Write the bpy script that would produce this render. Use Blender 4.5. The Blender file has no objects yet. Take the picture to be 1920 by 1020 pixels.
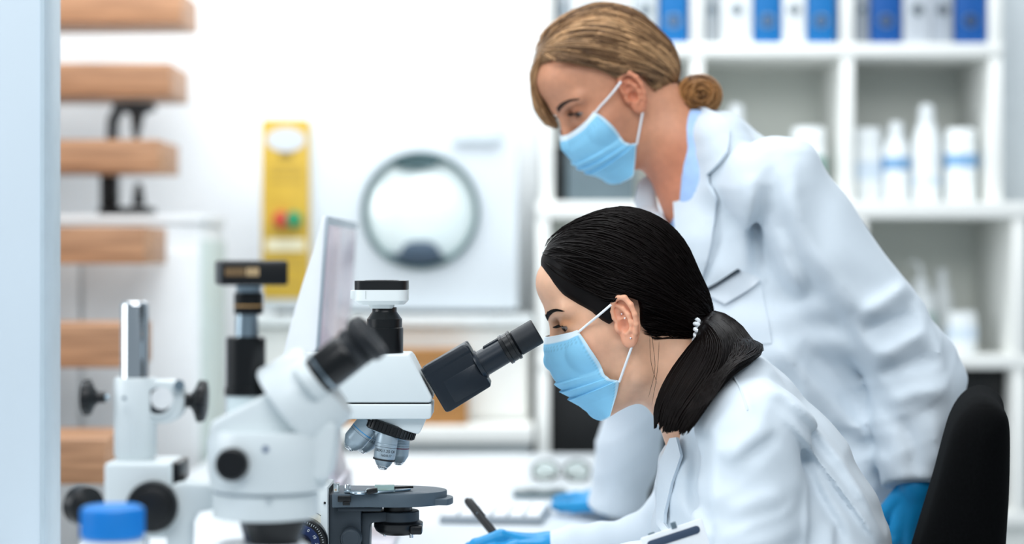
import bpy, bmesh, math, random
import numpy as np
from mathutils import Vector, Matrix

# ---------------------------------------------------------------- camera, world, light
FPX = 3733.0                 # focal length in pixels of the 1920 x 1020 frame
CAMZ = 1.2
HOR = 480.0                  # row of the horizon
scene = bpy.context.scene
col = scene.collection

cam = bpy.data.cameras.new('camera')
cam.sensor_width = 36.0
cam.lens = FPX / 1920 * 36.0
cam.shift_y = -(510 - HOR) / 1920
cam.clip_start = 0.05
cam.dof.use_dof = True
cam.dof.focus_distance = 2.42
cam.dof.aperture_fstop = 2.1
camo = bpy.data.objects.new('camera', cam)
camo.location = (0, 0, CAMZ)
camo.rotation_euler = (math.pi / 2, 0, 0)
col.objects.link(camo)
scene.camera = camo

world = bpy.data.worlds.new('daylight')
scene.world = world
world.use_nodes = True
bgn = world.node_tree.nodes['Background']
bgn.inputs[0].default_value = (0.74, 0.88, 1.0, 1)
bgn.inputs[1].default_value = 0.34


def area(name, loc, target, size, power, color):
    l = bpy.data.lights.new(name, 'AREA')
    l.shape = 'RECTANGLE'
    l.size, l.size_y = size
    l.energy = power
    l.color = color
    o = bpy.data.objects.new(name, l)
    o.location = loc
    o.rotation_euler = (Vector(target) - Vector(loc)).to_track_quat('-Z', 'Y').to_euler()
    col.objects.link(o)
    return o


area('ceiling_light', (-0.5, 2.3, 3.1), (-0.2, 2.5, 0.9), (2.2, 1.6), 34, (0.95, 0.98, 1.0))
area('front_fill', (0.4, 0.3, 2.75), (0.5, 5.0, 1.25), (2.4, 1.0), 40, (0.96, 0.98, 1.0))  # unseen fill lamp behind the camera, added to brighten the shelf interior
area('window_light', (-3.4, 1.6, 2.1), (0.2, 2.7, 1.1), (1.8, 1.8), 46, (0.93, 0.97, 1.0))
area('back_wall_fill', (-0.3, 4.2, 3.2), (-0.3, 5.0, 1.0), (3.0, 0.9), 66, (0.95, 0.98, 1.0))  # unseen lamp added to brighten the back wall

vs = scene.view_settings
vs.view_transform = 'Standard'
vs.look = 'None'
vs.gamma = 1.0
vs.exposure = 0.22
vs.use_curve_mapping = False
scene.cycles.use_denoising = True

# ---------------------------------------------------------------- helpers
rng = np.random.default_rng(7)


def W(px, py, d):
    """world point seen at pixel (px, py) at distance d"""
    return Vector(((px - 960) * d / FPX, d, CAMZ - (py - HOR) * d / FPX))


def S(d):
    return FPX / d


def hexc(h):
    h = h.lstrip('#')
    c = [int(h[i:i + 2], 16) / 255 for i in (0, 2, 4)]
    return [x / 12.92 if x <= 0.04045 else ((x + 0.055) / 1.055) ** 2.4 for x in c]


MATS = {}


def mat(name, color, rough=0.5, metal=0.0, var=0.04, scale=30.0, bump=0.0, bscale=400.0, spec=0.5,
        coat=0.0, trans=0.0, attr=None, stretch=(1, 1, 1), sheen=0.0, sss=0.0, ior=1.45, var2=None, wave=None):
    """procedural principled material: noise varied colour, optional grain bump"""
    if name in MATS:
        return MATS[name]
    m = bpy.data.materials.new(name)
    m.use_nodes = True
    nt = m.node_tree
    b = nt.nodes['Principled BSDF']
    c = hexc(color) if isinstance(color, str) else list(color)
    b.inputs['Roughness'].default_value = rough
    b.inputs['Metallic'].default_value = metal
    b.inputs['Specular IOR Level'].default_value = spec
    b.inputs['Coat Weight'].default_value = coat
    b.inputs['Transmission Weight'].default_value = trans
    b.inputs['IOR'].default_value = ior
    if sheen:
        b.inputs['Sheen Weight'].default_value = sheen
    if sss:
        b.inputs['Subsurface Weight'].default_value = sss
        b.inputs['Subsurface Radius'].default_value = (0.012, 0.005, 0.003)
        b.inputs['Subsurface Scale'].default_value = 1.0
    tc = nt.nodes.new('ShaderNodeTexCoord')
    mp = nt.nodes.new('ShaderNodeMapping')
    mp.inputs['Scale'].default_value = stretch
    nt.links.new(tc.outputs['Object'], mp.inputs[0])
    nz = nt.nodes.new('ShaderNodeTexNoise')
    nz.inputs['Scale'].default_value = scale
    nz.inputs['Detail'].default_value = 4
    nt.links.new(mp.outputs[0], nz.inputs['Vector'])
    rp = nt.nodes.new('ShaderNodeValToRGB')
    lo = [max(0, x * (1 - var)) for x in c] if var2 is None else hexc(var2)
    hi = [min(1, x * (1 + var)) for x in c]
    rp.color_ramp.elements[0].position = 0.3
    rp.color_ramp.elements[1].position = 0.7
    rp.color_ramp.elements[0].color = (*lo, 1)
    rp.color_ramp.elements[1].color = (*hi, 1)
    nt.links.new(nz.outputs['Fac'], rp.inputs[0])
    out = rp.outputs[0]
    if attr:
        a = nt.nodes.new('ShaderNodeAttribute')
        a.attribute_name = attr
        mx = nt.nodes.new('ShaderNodeMix')
        mx.data_type = 'RGBA'
        mx.blend_type = 'MULTIPLY'
        mx.inputs['Factor'].default_value = 1.0
        nt.links.new(out, mx.inputs[6])
        nt.links.new(a.outputs['Color'], mx.inputs[7])
        out = mx.outputs[2]
    nt.links.new(out, b.inputs['Base Color'])
    if bump:
        n2 = nt.nodes.new('ShaderNodeTexNoise')
        n2.inputs['Scale'].default_value = bscale
        n2.inputs['Detail'].default_value = 3
        nt.links.new(mp.outputs[0], n2.inputs['Vector'])
        bp = nt.nodes.new('ShaderNodeBump')
        bp.inputs['Strength'].default_value = bump
        bp.inputs['Distance'].default_value = 0.002
        nt.links.new(n2.outputs['Fac'], bp.inputs['Height'])
        nt.links.new(bp.outputs[0], b.inputs['Normal'])
    MATS[name] = m
    return m


def tag(o, label=None, cat=None, group=None, kind=None):
    if label:
        o['label'] = label
    if cat:
        o['category'] = cat
    if group:
        o['group'] = group
    if kind:
        o['kind'] = kind
    return o


def thing(name, label, cat, loc=(0, 0, 0), group=None):
    o = bpy.data.objects.new(name, None)
    o.empty_display_size = 0.05
    o.location = loc
    col.objects.link(o)
    return tag(o, label, cat, group)


def root_loc(o):
    while o is not None and o.parent is not None:
        o = o.parent
    return Vector(o.location) if o is not None else Vector((0, 0, 0))


def link_mesh(name, me, m, parent=None, smooth=True, angle=35, origin=None):
    """vertices are world coordinates; they are stored relative to the thing's own origin"""
    if parent is not None:
        off = root_loc(parent)
    elif origin is not None:
        off = Vector(origin)
    else:
        off = Vector((0, 0, 0))
    if off.length > 0:
        me.transform(Matrix.Translation(-off))
    if m is not None:
        me.materials.append(m)
    if smooth:
        me.polygons.foreach_set('use_smooth', [True] * len(me.polygons))
        if angle:
            me.set_sharp_from_angle(angle=math.radians(angle))
    me.update()
    o = bpy.data.objects.new(name, me)
    if parent is not None:
        o.parent = parent
    elif origin is not None:
        o.location = off
    col.objects.link(o)
    return o


def np_mesh(name, v, f, m, parent=None, smooth=True, angle=None, colors=None, origin=None):
    me = bpy.data.meshes.new(name)
    v = np.asarray(v, dtype=np.float32)
    if isinstance(f, np.ndarray):
        k = f.shape[1]
        me.vertices.add(len(v))
        me.vertices.foreach_set('co', v.ravel())
        me.loops.add(f.size)
        me.loops.foreach_set('vertex_index', f.ravel().astype(np.int32))
        me.polygons.add(len(f))
        me.polygons.foreach_set('loop_start', np.arange(0, f.size, k, dtype=np.int32))
        me.polygons.foreach_set('loop_total', np.full(len(f), k, dtype=np.int32))
        me.update(calc_edges=True)
        me.validate()
    else:
        me.from_pydata([tuple(x) for x in v], [], f)
    if colors is not None:
        ca = me.color_attributes.new('tint', 'FLOAT_COLOR', 'POINT')
        cc = np.ones((len(v), 4), dtype=np.float32)
        cc[:, :3] = colors
        ca.data.foreach_set('color', cc.ravel())
    return link_mesh(name, me, m, parent, smooth, angle, origin)


def frame_of(axis):
    a = Vector(axis).normalized()
    t = Vector((0, 0, 1)) if abs(a.z) < 0.9 else Vector((0, 1, 0))
    u = t.cross(a).normalized()
    v = a.cross(u)
    return a, u, v


class MB:
    """collects shapes in one bmesh; build() links them as one mesh object"""

    def __init__(self):
        self.bm = bmesh.new()

    def _bevel(self, geom_faces, bev, seg):
        if bev <= 0:
            return
        es = set()
        for f in geom_faces:
            for e in f.edges:
                if len(e.link_faces) == 2 and e.calc_face_angle(0) > math.radians(28):
                    es.add(e)
        if es:
            bmesh.ops.bevel(self.bm, geom=list(es), offset=bev, segments=seg, profile=0.5, affect='EDGES', clamp_overlap=True)

    def box(self, c, s, rot=None, bev=0.0, seg=2):
        r = bmesh.ops.create_cube(self.bm, size=1.0)
        M = Matrix.Translation(Vector(c)) @ (rot.to_4x4() if rot is not None else Matrix()) @ Matrix.Diagonal((s[0], s[1], s[2], 1))
        bmesh.ops.transform(self.bm, matrix=M, verts=r['verts'])
        fs = set(f for v in r['verts'] for f in v.link_faces)
        self._bevel(fs, bev, seg)
        return self

    def prism(self, loop, vec, bev=0.0, seg=2):
        """closed planar loop of points pushed along vec"""
        vec = Vector(vec)
        a = [self.bm.verts.new(Vector(p)) for p in loop]
        b = [self.bm.verts.new(Vector(p) + vec) for p in loop]
        n = len(a)
        fs = [self.bm.faces.new(a), self.bm.faces.new(b[::-1])]
        for i in range(n):
            fs.append(self.bm.faces.new((a[i], b[i], b[(i + 1) % n], a[(i + 1) % n])))
        bmesh.ops.recalc_face_normals(self.bm, faces=fs)
        self._bevel(fs, bev, seg)
        return self

    def pprism(self, pts, dc, d0, d1, bev=0.0, seg=2):
        """outline given in pixels at distance dc, extruded in depth from d0 to d1"""
        sc = dc / FPX
        loop = [Vector(((x - 960) * sc, d0, CAMZ - (y - HOR) * sc)) for x, y in pts]
        return self.prism(loop, (0, d1 - d0, 0), bev, seg)

    def lathe(self, p0, axis, prof, seg=32, cap=True, sx=1.0):
        a, u, v = frame_of(axis)
        p0 = Vector(p0)
        rings = []
        for t, r in prof:
            c = p0 + a * t
            rings.append([self.bm.verts.new(c + u * (r * sx * math.cos(2 * math.pi * k / seg)) + v * (r * math.sin(2 * math.pi * k / seg))) for k in range(seg)])
        fs = []
        for i in range(len(rings) - 1):
            for k in range(seg):
                fs.append(self.bm.faces.new((rings[i][k], rings[i][(k + 1) % seg], rings[i + 1][(k + 1) % seg], rings[i + 1][k])))
        if cap:
            fs.append(self.bm.faces.new(rings[0][::-1]))
            fs.append(self.bm.faces.new(rings[-1]))
        bmesh.ops.recalc_face_normals(self.bm, faces=fs)
        return self

    def cyl(self, p0, p1, r0, r1=None, seg=28, bev=0.0):
        p0, p1 = Vector(p0), Vector(p1)
        r1 = r0 if r1 is None else r1
        L = (p1 - p0).length
        if bev > 0:
            b = min(bev, L * 0.45, r0 * 0.6, r1 * 0.6)
            prof = [(0, r0 - b), (b * 0.3, r0 - b * 0.3), (b, r0), (L - b, r1), (L - b * 0.3, r1 - b * 0.3), (L, r1 - b)]
        else:
            prof = [(0, r0), (L, r1)]
        return self.lathe(p0, p1 - p0, prof, seg)

    def tube(self, pts, r, seg=8, closed=False, cap=True):
        pts = [Vector(p) for p in pts]
        n = len(pts)
        rr = r if isinstance(r, (list, tuple)) else [r] * n
        rings = []
        up = None
        for i, p in enumerate(pts):
            if closed:
                t = pts[(i + 1) % n] - pts[i - 1]
            else:
                t = pts[min(i + 1, n - 1)] - pts[max(i - 1, 0)]
            t.normalize()
            if up is None:
                up = Vector((0, 0, 1)) if abs(t.z) < 0.9 else Vector((1, 0, 0))
            u = up - t * up.dot(t)
            u.normalize()
            up = u
            v = t.cross(u)
            rings.append([self.bm.verts.new(p + u * (rr[i] * math.cos(2 * math.pi * k / seg)) + v * (rr[i] * math.sin(2 * math.pi * k / seg))) for k in range(seg)])
        fs = []
        for i in range(n if closed else n - 1):
            A, B = rings[i], rings[(i + 1) % n]
            for k in range(seg):
                fs.append(self.bm.faces.new((A[k], A[(k + 1) % seg], B[(k + 1) % seg], B[k])))
        if not closed and cap:
            fs.append(self.bm.faces.new(rings[0][::-1]))
            fs.append(self.bm.faces.new(rings[-1]))
        bmesh.ops.recalc_face_normals(self.bm, faces=fs)
        return self

    def build(self, name, m, parent=None, smooth=True, angle=35, origin=None):
        me = bpy.data.meshes.new(name)
        self.bm.to_mesh(me)
        self.bm.free()
        return link_mesh(name, me, m, parent, smooth, angle, origin)


def rrect(x0, y0, x1, y1, r, n=5):
    """rounded rectangle outline"""
    pts = []
    for cx, cy, a0 in ((x1 - r, y0 + r, -90), (x1 - r, y1 - r, 0), (x0 + r, y1 - r, 90), (x0 + r, y0 + r, 180)):
        for k in range(n + 1):
            a = math.radians(a0 + 90 * k / n)
            pts.append((cx + r * math.cos(a), cy + r * math.sin(a)))
    return pts


def text_geo(s, size):
    cu = bpy.data.curves.new('txt', 'FONT')
    cu.body = s
    cu.size = size
    cu.align_x = 'CENTER'
    cu.align_y = 'CENTER'
    ob = bpy.data.objects.new('txt', cu)
    col.objects.link(ob)
    bpy.context.view_layer.update()
    dg = bpy.context.evaluated_depsgraph_get()
    me = bpy.data.meshes.new_from_object(ob.evaluated_get(dg))
    v = [tuple(x.co) for x in me.vertices]
    f = [tuple(p.vertices) for p in me.polygons]
    bpy.data.objects.remove(ob)
    bpy.data.curves.remove(cu)
    bpy.data.meshes.remove(me)
    return v, f


def text_on_cyl(name, s, size, p0, axis, t, r, ang, m, parent, updir=1):
    """lettering wrapped round a cylinder: p0 + axis*t, radius r, centred at angle ang"""
    a, u, v = frame_of(axis)
    vv, ff = text_geo(s, size)
    out = []
    for x, y, z in vv:
        th = ang + updir * x / r
        out.append(Vector(p0) + a * (t + updir * y) + (u * math.cos(th) + v * math.sin(th)) * (r + 0.00008))
    return np_mesh(name, np.array(out), ff, m, parent, smooth=False)


def text_on_plane(name, s, size, c, ux, uy, m, parent):
    ux, uy = Vector(ux).normalized(), Vector(uy).normalized()
    vv, ff = text_geo(s, size)
    out = [Vector(c) + ux * x + uy * y for x, y, z in vv]
    return np_mesh(name, np.array(out), ff, m, parent, smooth=False)


# ---------------------------------------------------------------- materials
WHITE = mat('white_paint', '#eef1f2', 0.55, var=0.015)
WALL = mat('wall_paint', '#f4f6f7', 0.7, var=0.012, scale=6, bump=0.05, bscale=150)
TABLE = mat('table_laminate', '#dde3e7', 0.35, var=0.01, scale=5)
SHELFW = mat('shelf_laminate', '#eff0ec', 0.45, var=0.015, scale=8)
SHELFB = mat('shelf_back', '#e6e9e2', 0.6, var=0.02, scale=8)
BLACK = mat('black_plastic', '#0b0d10', 0.38, var=0.1)
BLACKM = mat('black_metal', '#07090c', 0.3, var=0.1, spec=0.5)
SCOPEW = mat('scope_enamel', '#d6dee0', 0.32, var=0.015, scale=12)
CHROME = mat('chrome', '#d5dade', 0.12, 1.0, var=0.02)
STEEL = mat('satin_steel', '#9fb0bb', 0.28, 1.0, var=0.03)
GREYM = mat('grey_metal', '#4d5a64', 0.45, 0.25, var=0.06, bump=0.08, bscale=900)
DGREYM = mat('dark_grey_metal', '#333c44', 0.45, 0.2, var=0.06, bump=0.08, bscale=900)
GOLD = mat('gold_print', '#c9a06a', 0.5, 0.2, var=0.1)
# ---------------------------------------------------------------- setting
def struct(name, m, mb):
    o = mb.build(name, m)
    o['kind'] = 'structure'
    return o


struct('floor', mat('floor_vinyl', '#c9cdcf', 0.4, var=0.04, scale=3), MB().box((0.2, 2.9, -0.03), (7.0, 5.4, 0.06)))
struct('wall_back', WALL, MB().box((0.2, 5.38, 1.5), (7.0, 0.12, 3.0)))
wl = struct('wall_left', mat('partition_paint', '#ccd8e1', 0.6, var=0.02, scale=4, bump=0.04, bscale=120),
            MB().box((-0.618 - 0.16, 2.66, 1.5), (0.32, 0.088, 3.0), bev=0.0015))
tr = MB().box((-0.6165, 2.66, 1.5), (0.006, 0.092, 3.0), bev=0.001).build('trim_1', mat('edge_strip', '#b3c2cb', 0.4, var=0.03))
tr['kind'] = 'structure'

# table: long white bench, right edge beside the seated woman
TZ = 0.76
tb = thing('table', 'long white laboratory table carrying the microscopes', 'table', (-0.22, 2.9, 0))
MB().box((-0.235, 2.94, TZ - 0.0175), (0.85, 3.0, 0.035), bev=0.004).build('table_top', TABLE, tb)
for x in (-0.6, 0.13):
    for y in (1.55, 2.95, 4.35):
        MB().box((x, y, (TZ - 0.035) / 2), (0.05, 0.05, TZ - 0.035), bev=0.004).build('leg', WHITE, tb)
for x in (-0.6, 0.13):
    MB().box((x, 2.95, TZ - 0.07), (0.03, 2.75, 0.06), bev=0.003).build('rail', WHITE, tb)

# back counter with a raised cabinet
bc = thing('back_counter', 'white wall counter with grey front strip behind the table', 'counter', (-0.1, 4.95, 0))
Z1 = W(0, 800, 4.62).z
MB().box((-0.305, 4.95, Z1 - 0.02), (0.71, 0.66, 0.04), bev=0.004).build('counter_top', SHELFW, bc)
MB().box((-0.305, 4.97, (Z1 - 0.04) / 2 + 0.03), (0.69, 0.62, Z1 - 0.1), bev=0.004).build('base_cabinet', mat('grey_front', '#c3cbcd', 0.5, var=0.02), bc)
MB().box((-0.305, 4.99, 0.03), (0.66, 0.56, 0.06)).build('plinth', BLACK, bc)
for i in range(2):
    d = MB().box((-0.475 + 0.34 * i, 4.654, 0.39), (0.33, 0.016, 0.62), bev=0.003).build('door', mat('grey_front', '#c3cbcd'), bc)
    MB().cyl((-0.35 + 0.1 * i, 4.63, 0.6), (-0.35 + 0.1 * i, 4.63, 0.72), 0.006).build('handle', STEEL, d)
Z2 = W(0, 592, 4.72).z
rc = thing('riser_cabinet', 'low white cabinet on the back counter under the autoclave', 'cabinet', (-0.3, 5.0, Z1))
MB().box((-0.3, 5.03, (Z1 + Z2) / 2 - 0.012), (0.68, 0.5, Z2 - Z1 - 0.024), bev=0.003).build('body', SHELFW, rc)
MB().box((-0.3, 5.01, Z2 - 0.012), (0.70, 0.56, 0.024), bev=0.003).build('top_board', mat('pale_grey_board', '#dde2e2', 0.5), rc)
for i in range(2):
    MB().box((-0.47 + 0.34 * i, 4.776, (Z1 + Z2) / 2 - 0.012), (0.33, 0.012, Z2 - Z1 - 0.04), bev=0.002).build('door', SHELFW, rc)

# autoclave with round door and yellow panel
AD = 4.76
ac = thing('autoclave', 'white autoclave with round mirror-bright door and yellow control strip', 'autoclave', (-0.29, 4.98, Z2))
p0, p1 = W(490, 220, AD), W(972, 590, AD)
acw = mat('autoclave_enamel', '#d3dadf', 0.45, var=0.012, scale=6)
MB().box(((p0.x + p1.x) / 2, AD + 0.22, (p0.z + Z2) / 2 + 0.006), (p1.x - p0.x, 0.42, p0.z - Z2 - 0.012), bev=0.008).build('housing', acw, ac)
for sx in (p0.x + 0.04, p1.x - 0.04):
    for sy in (AD + 0.06, AD + 0.36):
        MB().cyl((sx, sy, Z2), (sx, sy, Z2 + 0.014), 0.014).build('foot', BLACK, ac)
pc = W(788, 395, AD)
R = 107 / S(AD)
MB().lathe(pc + Vector((0, 0.012, 0)), (0, -1, 0), [(0, R * 1.035), (0.02, R * 1.035), (0.027, R * 1.0), (0.02, R * 0.955), (0.008, R * 0.95)], 56, cap=False).build('door_ring', mat('ring_teal', '#4d6a6c', 0.35, 0.4, var=0.06), ac)
prof = [(0.028 * (1 - (k / 12) ** 2) + 0.004, R * 0.95 * k / 12) for k in range(12, 0, -1)] + [(0.032, 0.0004)]
MB().lathe(pc + Vector((0, 0.012, 0)), (0, -1, 0), prof, 56).build('door_dome', mat('mirror_steel', '#eaf5f4', 0.2, 0.12, var=0.02, scale=5), ac)
gd = mat('reflection_dark', '#3f5a5e', 0.5, var=0.2, scale=20)


def cap_pts(c, R, a0, a1, depth, n=14):
    pts = []
    for k in range(n + 1):
        a = math.radians(a0 + (a1 - a0) * k / n)
        pts.append(Vector((c.x + R * math.cos(a), c.y, c.z + R * math.sin(a))))
    m0 = (pts[0] + pts[-1]) / 2
    mid = Vector((c.x + R * math.cos(math.radians((a0 + a1) / 2)), c.y, c.z + R * math.sin(math.radians((a0 + a1) / 2))))
    inward = (c - mid).normalized()
    for k in range(1, 6):
        t = k / 6
        pts.append(pts[n] * (1 - t) + pts[0] * t + inward * depth * math.sin(math.pi * t))
    return pts


MB().prism(cap_pts(pc + Vector((0, -0.008, 0)), R * 0.93, 66, 122, 0.014), (0, -0.014, 0), 0.002).build('top_reflection', gd, ac)  # dark reflection at the top of the dome, modelled as a solid crescent
MB().prism(cap_pts(pc + Vector((0, -0.012, 0)), R * 0.94, -128, -58, 0.0), (0, -0.01, 0), 0.002).build('bottom_reflection', mat('handle_reflection_blue', '#3d4f60', 0.5), ac)  # dark reflection low on the dome, modelled as a solid segment
MB().pprism([(748, 478), (760, 458), (775, 453), (803, 453), (818, 460), (830, 480)], AD, AD - 0.03, AD - 0.002, 0.003).build('door_handle', mat('handle_reflection_blue', '#3d4f60'), ac)
yp = MB().pprism([(491, 224), (580, 224), (580, 560), (491, 560)], AD, AD - 0.006, AD + 0.012, 0.002).build('control_strip', mat('yellow_panel', '#c8a437', 0.5, var=0.05), ac)
tag(yp, 'yellow control strip with red and green knobs')
MB().prism([W(536 + 36 * math.cos(k * math.pi / 12), 262 + 22 * math.sin(k * math.pi / 12), AD - 0.006) for k in range(24)], (0, -0.002, 0)).build('badge', mat('badge_grey', '#ccd3dc', 0.5), yp)
MB().prism([W(536 + 14 * math.cos(k * math.pi / 8), 292 + 5 * math.sin(k * math.pi / 8), AD - 0.006) for k in range(16)], (0, -0.002, 0)).build('dial_mark', mat('panel_brown', '#8a7430', 0.6), yp)
for y, w in ((312, 26), (324, 34), (340, 30), (430, 34), (474, 36), (486, 30), (500, 34), (532, 20)):
    MB().pprism([(536 - w, y - 2), (536 + w, y - 2), (536 + w, y + 2), (536 - w, y + 2)], AD, AD - 0.0075, AD - 0.005).build('print_line', mat('panel_print', '#b99c42' if y not in (474, 486) else '#e3dcae', 0.6), yp)
MB().pprism([(500, 448), (572, 448), (572, 470), (500, 470)], AD, AD - 0.0075, AD - 0.005).build('print_band', mat('panel_band', '#e6dfc0', 0.6), yp)
for x, cc, nm in ((527, '#c2412f', 'red_knob'), (551, '#1f8a5c', 'green_knob')):
    MB().cyl(W(x, 411, AD - 0.004), W(x, 411, AD - 0.03), 15 / S(AD), bev=0.003).build(nm, mat(nm, cc, 0.35), yp)
MB().pprism([(850, 236), (940, 236), (940, 268), (850, 268)], AD, AD - 0.002, AD + 0.004, 0.001).build('maker_plate', mat('plate_pale', '#d3dde2', 0.5), ac)

# wooden box on the counter
wb = thing('wooden_box', 'brown wooden box on the back counter behind the microscope', 'box', W(750, 790, 4.66))
wbm = mat('box_wood', '#a8763f', 0.55, var=0.2, scale=8, stretch=(2, 2, 14))
q0, q1 = W(628, 655, 4.66), W(876, 786, 4.66)
MB().box(((q0.x + q1.x) / 2, 4.71, (q0.z - 0.02 + Z1) / 2), (q1.x - q0.x, 0.1, q0.z - 0.02 - Z1), bev=0.002).build('body', wbm, wb)
MB().box(((q0.x + q1.x) / 2, 4.71, q0.z - 0.01), (q1.x - q0.x + 0.006, 0.106, 0.018), bev=0.002).build('lid', wbm, wb)

# ------------------------------------------------------------ shelving unit
SD = 4.75
bs = thing('bookshelf', 'white open shelving unit with binders and bottles along the back wall', 'shelf', (0.65, 4.95, 0))
zz = lambda y: W(0, y, SD).z
xx = lambda x: W(x, 0, SD).x
DEP = 0.36


def board(x0, x1, zc, th, y0=SD, dep=DEP, nm='shelf_board', m=SHELFW):
    return MB().box(((x0 + x1) / 2, y0 + dep / 2, zc), (x1 - x0, dep, th), bev=0.0025).build(nm, m, bs)


T = 0.031
UX = [1026, 1308, 1590, 1869]
LX = [1018, 1313, 1608, 1903, 2195]
ROWS = [-205, 93, 394, 677, 968]
for i, y in enumerate(ROWS):
    if i < 2:
        board(xx(UX[0]) - T / 2, xx(UX[-1]) + T / 2, zz(y), T)
    else:
        board(xx(LX[0]) - T / 2, xx(LX[-1]) + T / 2, zz(y), T + (0.008 if i == 2 else 0), y0=SD - 0.05, dep=DEP + 0.05)
for i, x in enumerate(UX):
    for a, b in ((0, 1), (1, 2)):
        za, zb = zz(ROWS[a]) - T / 2, zz(ROWS[b]) + (T / 2 if b < 2 else T / 2 + 0.004)
        MB().box((xx(x), SD + DEP / 2 + 0.002, (za + zb) / 2), (T, DEP - 0.004, za - zb), bev=0.002).build('divider', SHELFW, bs)
for i, x in enumerate(LX):
    for a, b in ((2, 3), (3, 4)):
        za, zb = zz(ROWS[a]) - T / 2 - (0.004 if a == 2 else 0), zz(ROWS[b]) + T / 2
        MB().box((xx(x), SD + DEP / 2 - 0.023, (za + zb) / 2), (T, DEP + 0.046, za - zb), bev=0.002).build('divider', SHELFW, bs)
MB().box(((xx(UX[0]) + xx(UX[-1])) / 2, SD + DEP + 0.006, (zz(ROWS[0]) + zz(ROWS[2])) / 2), (xx(UX[-1]) - xx(UX[0]), 0.012, zz(ROWS[0]) - zz(ROWS[2]))).build('back_panel', SHELFB, bs)
MB().box(((xx(LX[0]) + xx(LX[-1])) / 2, SD + DEP + 0.006, (zz(ROWS[2]) + zz(ROWS[4])) / 2), (xx(LX[-1]) - xx(LX[0]), 0.012, zz(ROWS[2]) - zz(ROWS[4]))).build('back_panel', SHELFB, bs)
MB().box(((xx(LX[0]) + xx(LX[-1])) / 2, SD + DEP / 2, (zz(ROWS[4]) - T / 2) / 2), (xx(LX[-1]) - xx(LX[0]), DEP - 0.03, zz(ROWS[4]) - T / 2)).build('plinth', SHELFW, bs)
dark_door = mat('cupboard_black', '#06080a', 0.4, var=0.1)
for i in range(4):
    a, b = xx(LX[i]) + T / 2 + 0.003, xx(LX[i + 1]) - T / 2 - 0.003
    za, zb = zz(ROWS[3]) - T / 2 - 0.003, zz(ROWS[4]) + T / 2 + 0.003
    dd = MB().box(((a + b) / 2, SD + 0.03, (za + zb) / 2), (b - a, 0.018, za - zb), bev=0.002).build('cupboard_door', dark_door, bs)
a, b = xx(LX[3]) + T / 2 + 0.003, xx(LX[4]) - T / 2 - 0.003
za, zb = zz(ROWS[2]) - T / 2 - 0.008, zz(ROWS[3]) + T / 2 + 0.003
dd = MB().box(((a + b) / 2 + 0.004, SD + 0.0, (za + zb) / 2), (b - a, 0.018, za - zb), bev=0.002).build('cupboard_door', mat('cupboard_teal', '#2e3c42', 0.4), bs)

# right hand wall panel beside the upper shelves
struct('trim_2', mat('panel_white', '#e6ecef', 0.6, var=0.02), MB().box((xx(1895) + 0.3, SD + 0.32, (zz(394) + 3.0) / 2 + 0.012), (0.62, 0.04, 3.0 - zz(394) - 0.03), bev=0.002))

# binders
ztop = zz(93) + T / 2
BIND = [(1046, 1070, 'grey', 'far left end, behind the fair-haired woman'), (1072, 1128, 'white', 'mostly hidden above the fair-haired head'),
        (1130, 1186, 'white', 'just left of a grey binder above the head'), (1189, 1234, 'pale', 'left beside the first blue binder'),
        (1238, 1290, 'blue', 'nearest the fair-haired head, first of the blue ones'),
        (1322, 1351, 'grey', 'first in the middle compartment'), (1354, 1412, 'white', 'between grey and blue ones in the middle compartment'),
        (1415, 1467, 'blue', 'left one of the two in the middle compartment'), (1470, 1513, 'white', 'between the two blue ones of the middle compartment'),
        (1516, 1568, 'blue', 'right one of the two in the middle compartment'),
        (1605, 1632, 'dark', 'first in the right compartment'), (1635, 1693, 'blue2', 'left one of the two in the right compartment'),
        (1697, 1750, 'silver', 'light one right of a blue binder in the right compartment'), (1752, 1790, 'silver2', 'left of the rightmost blue binder'),
        (1794, 1853, 'blue2', 'rightmost on the shelf')]
BC = {'grey': '#a7adb1', 'white': '#e9edee', 'pale': '#c8cfd2', 'blue': '#0a6cae', 'blue2': '#0a5199', 'dark': '#8d949c', 'silver': '#bcc2c9', 'silver2': '#a8afb8'}
BN = {'grey': 'grey', 'white': 'white', 'pale': 'pale grey', 'blue': 'bright blue', 'blue2': 'deep blue', 'dark': 'dark grey', 'silver': 'silver grey', 'silver2': 'mid grey'}
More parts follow.
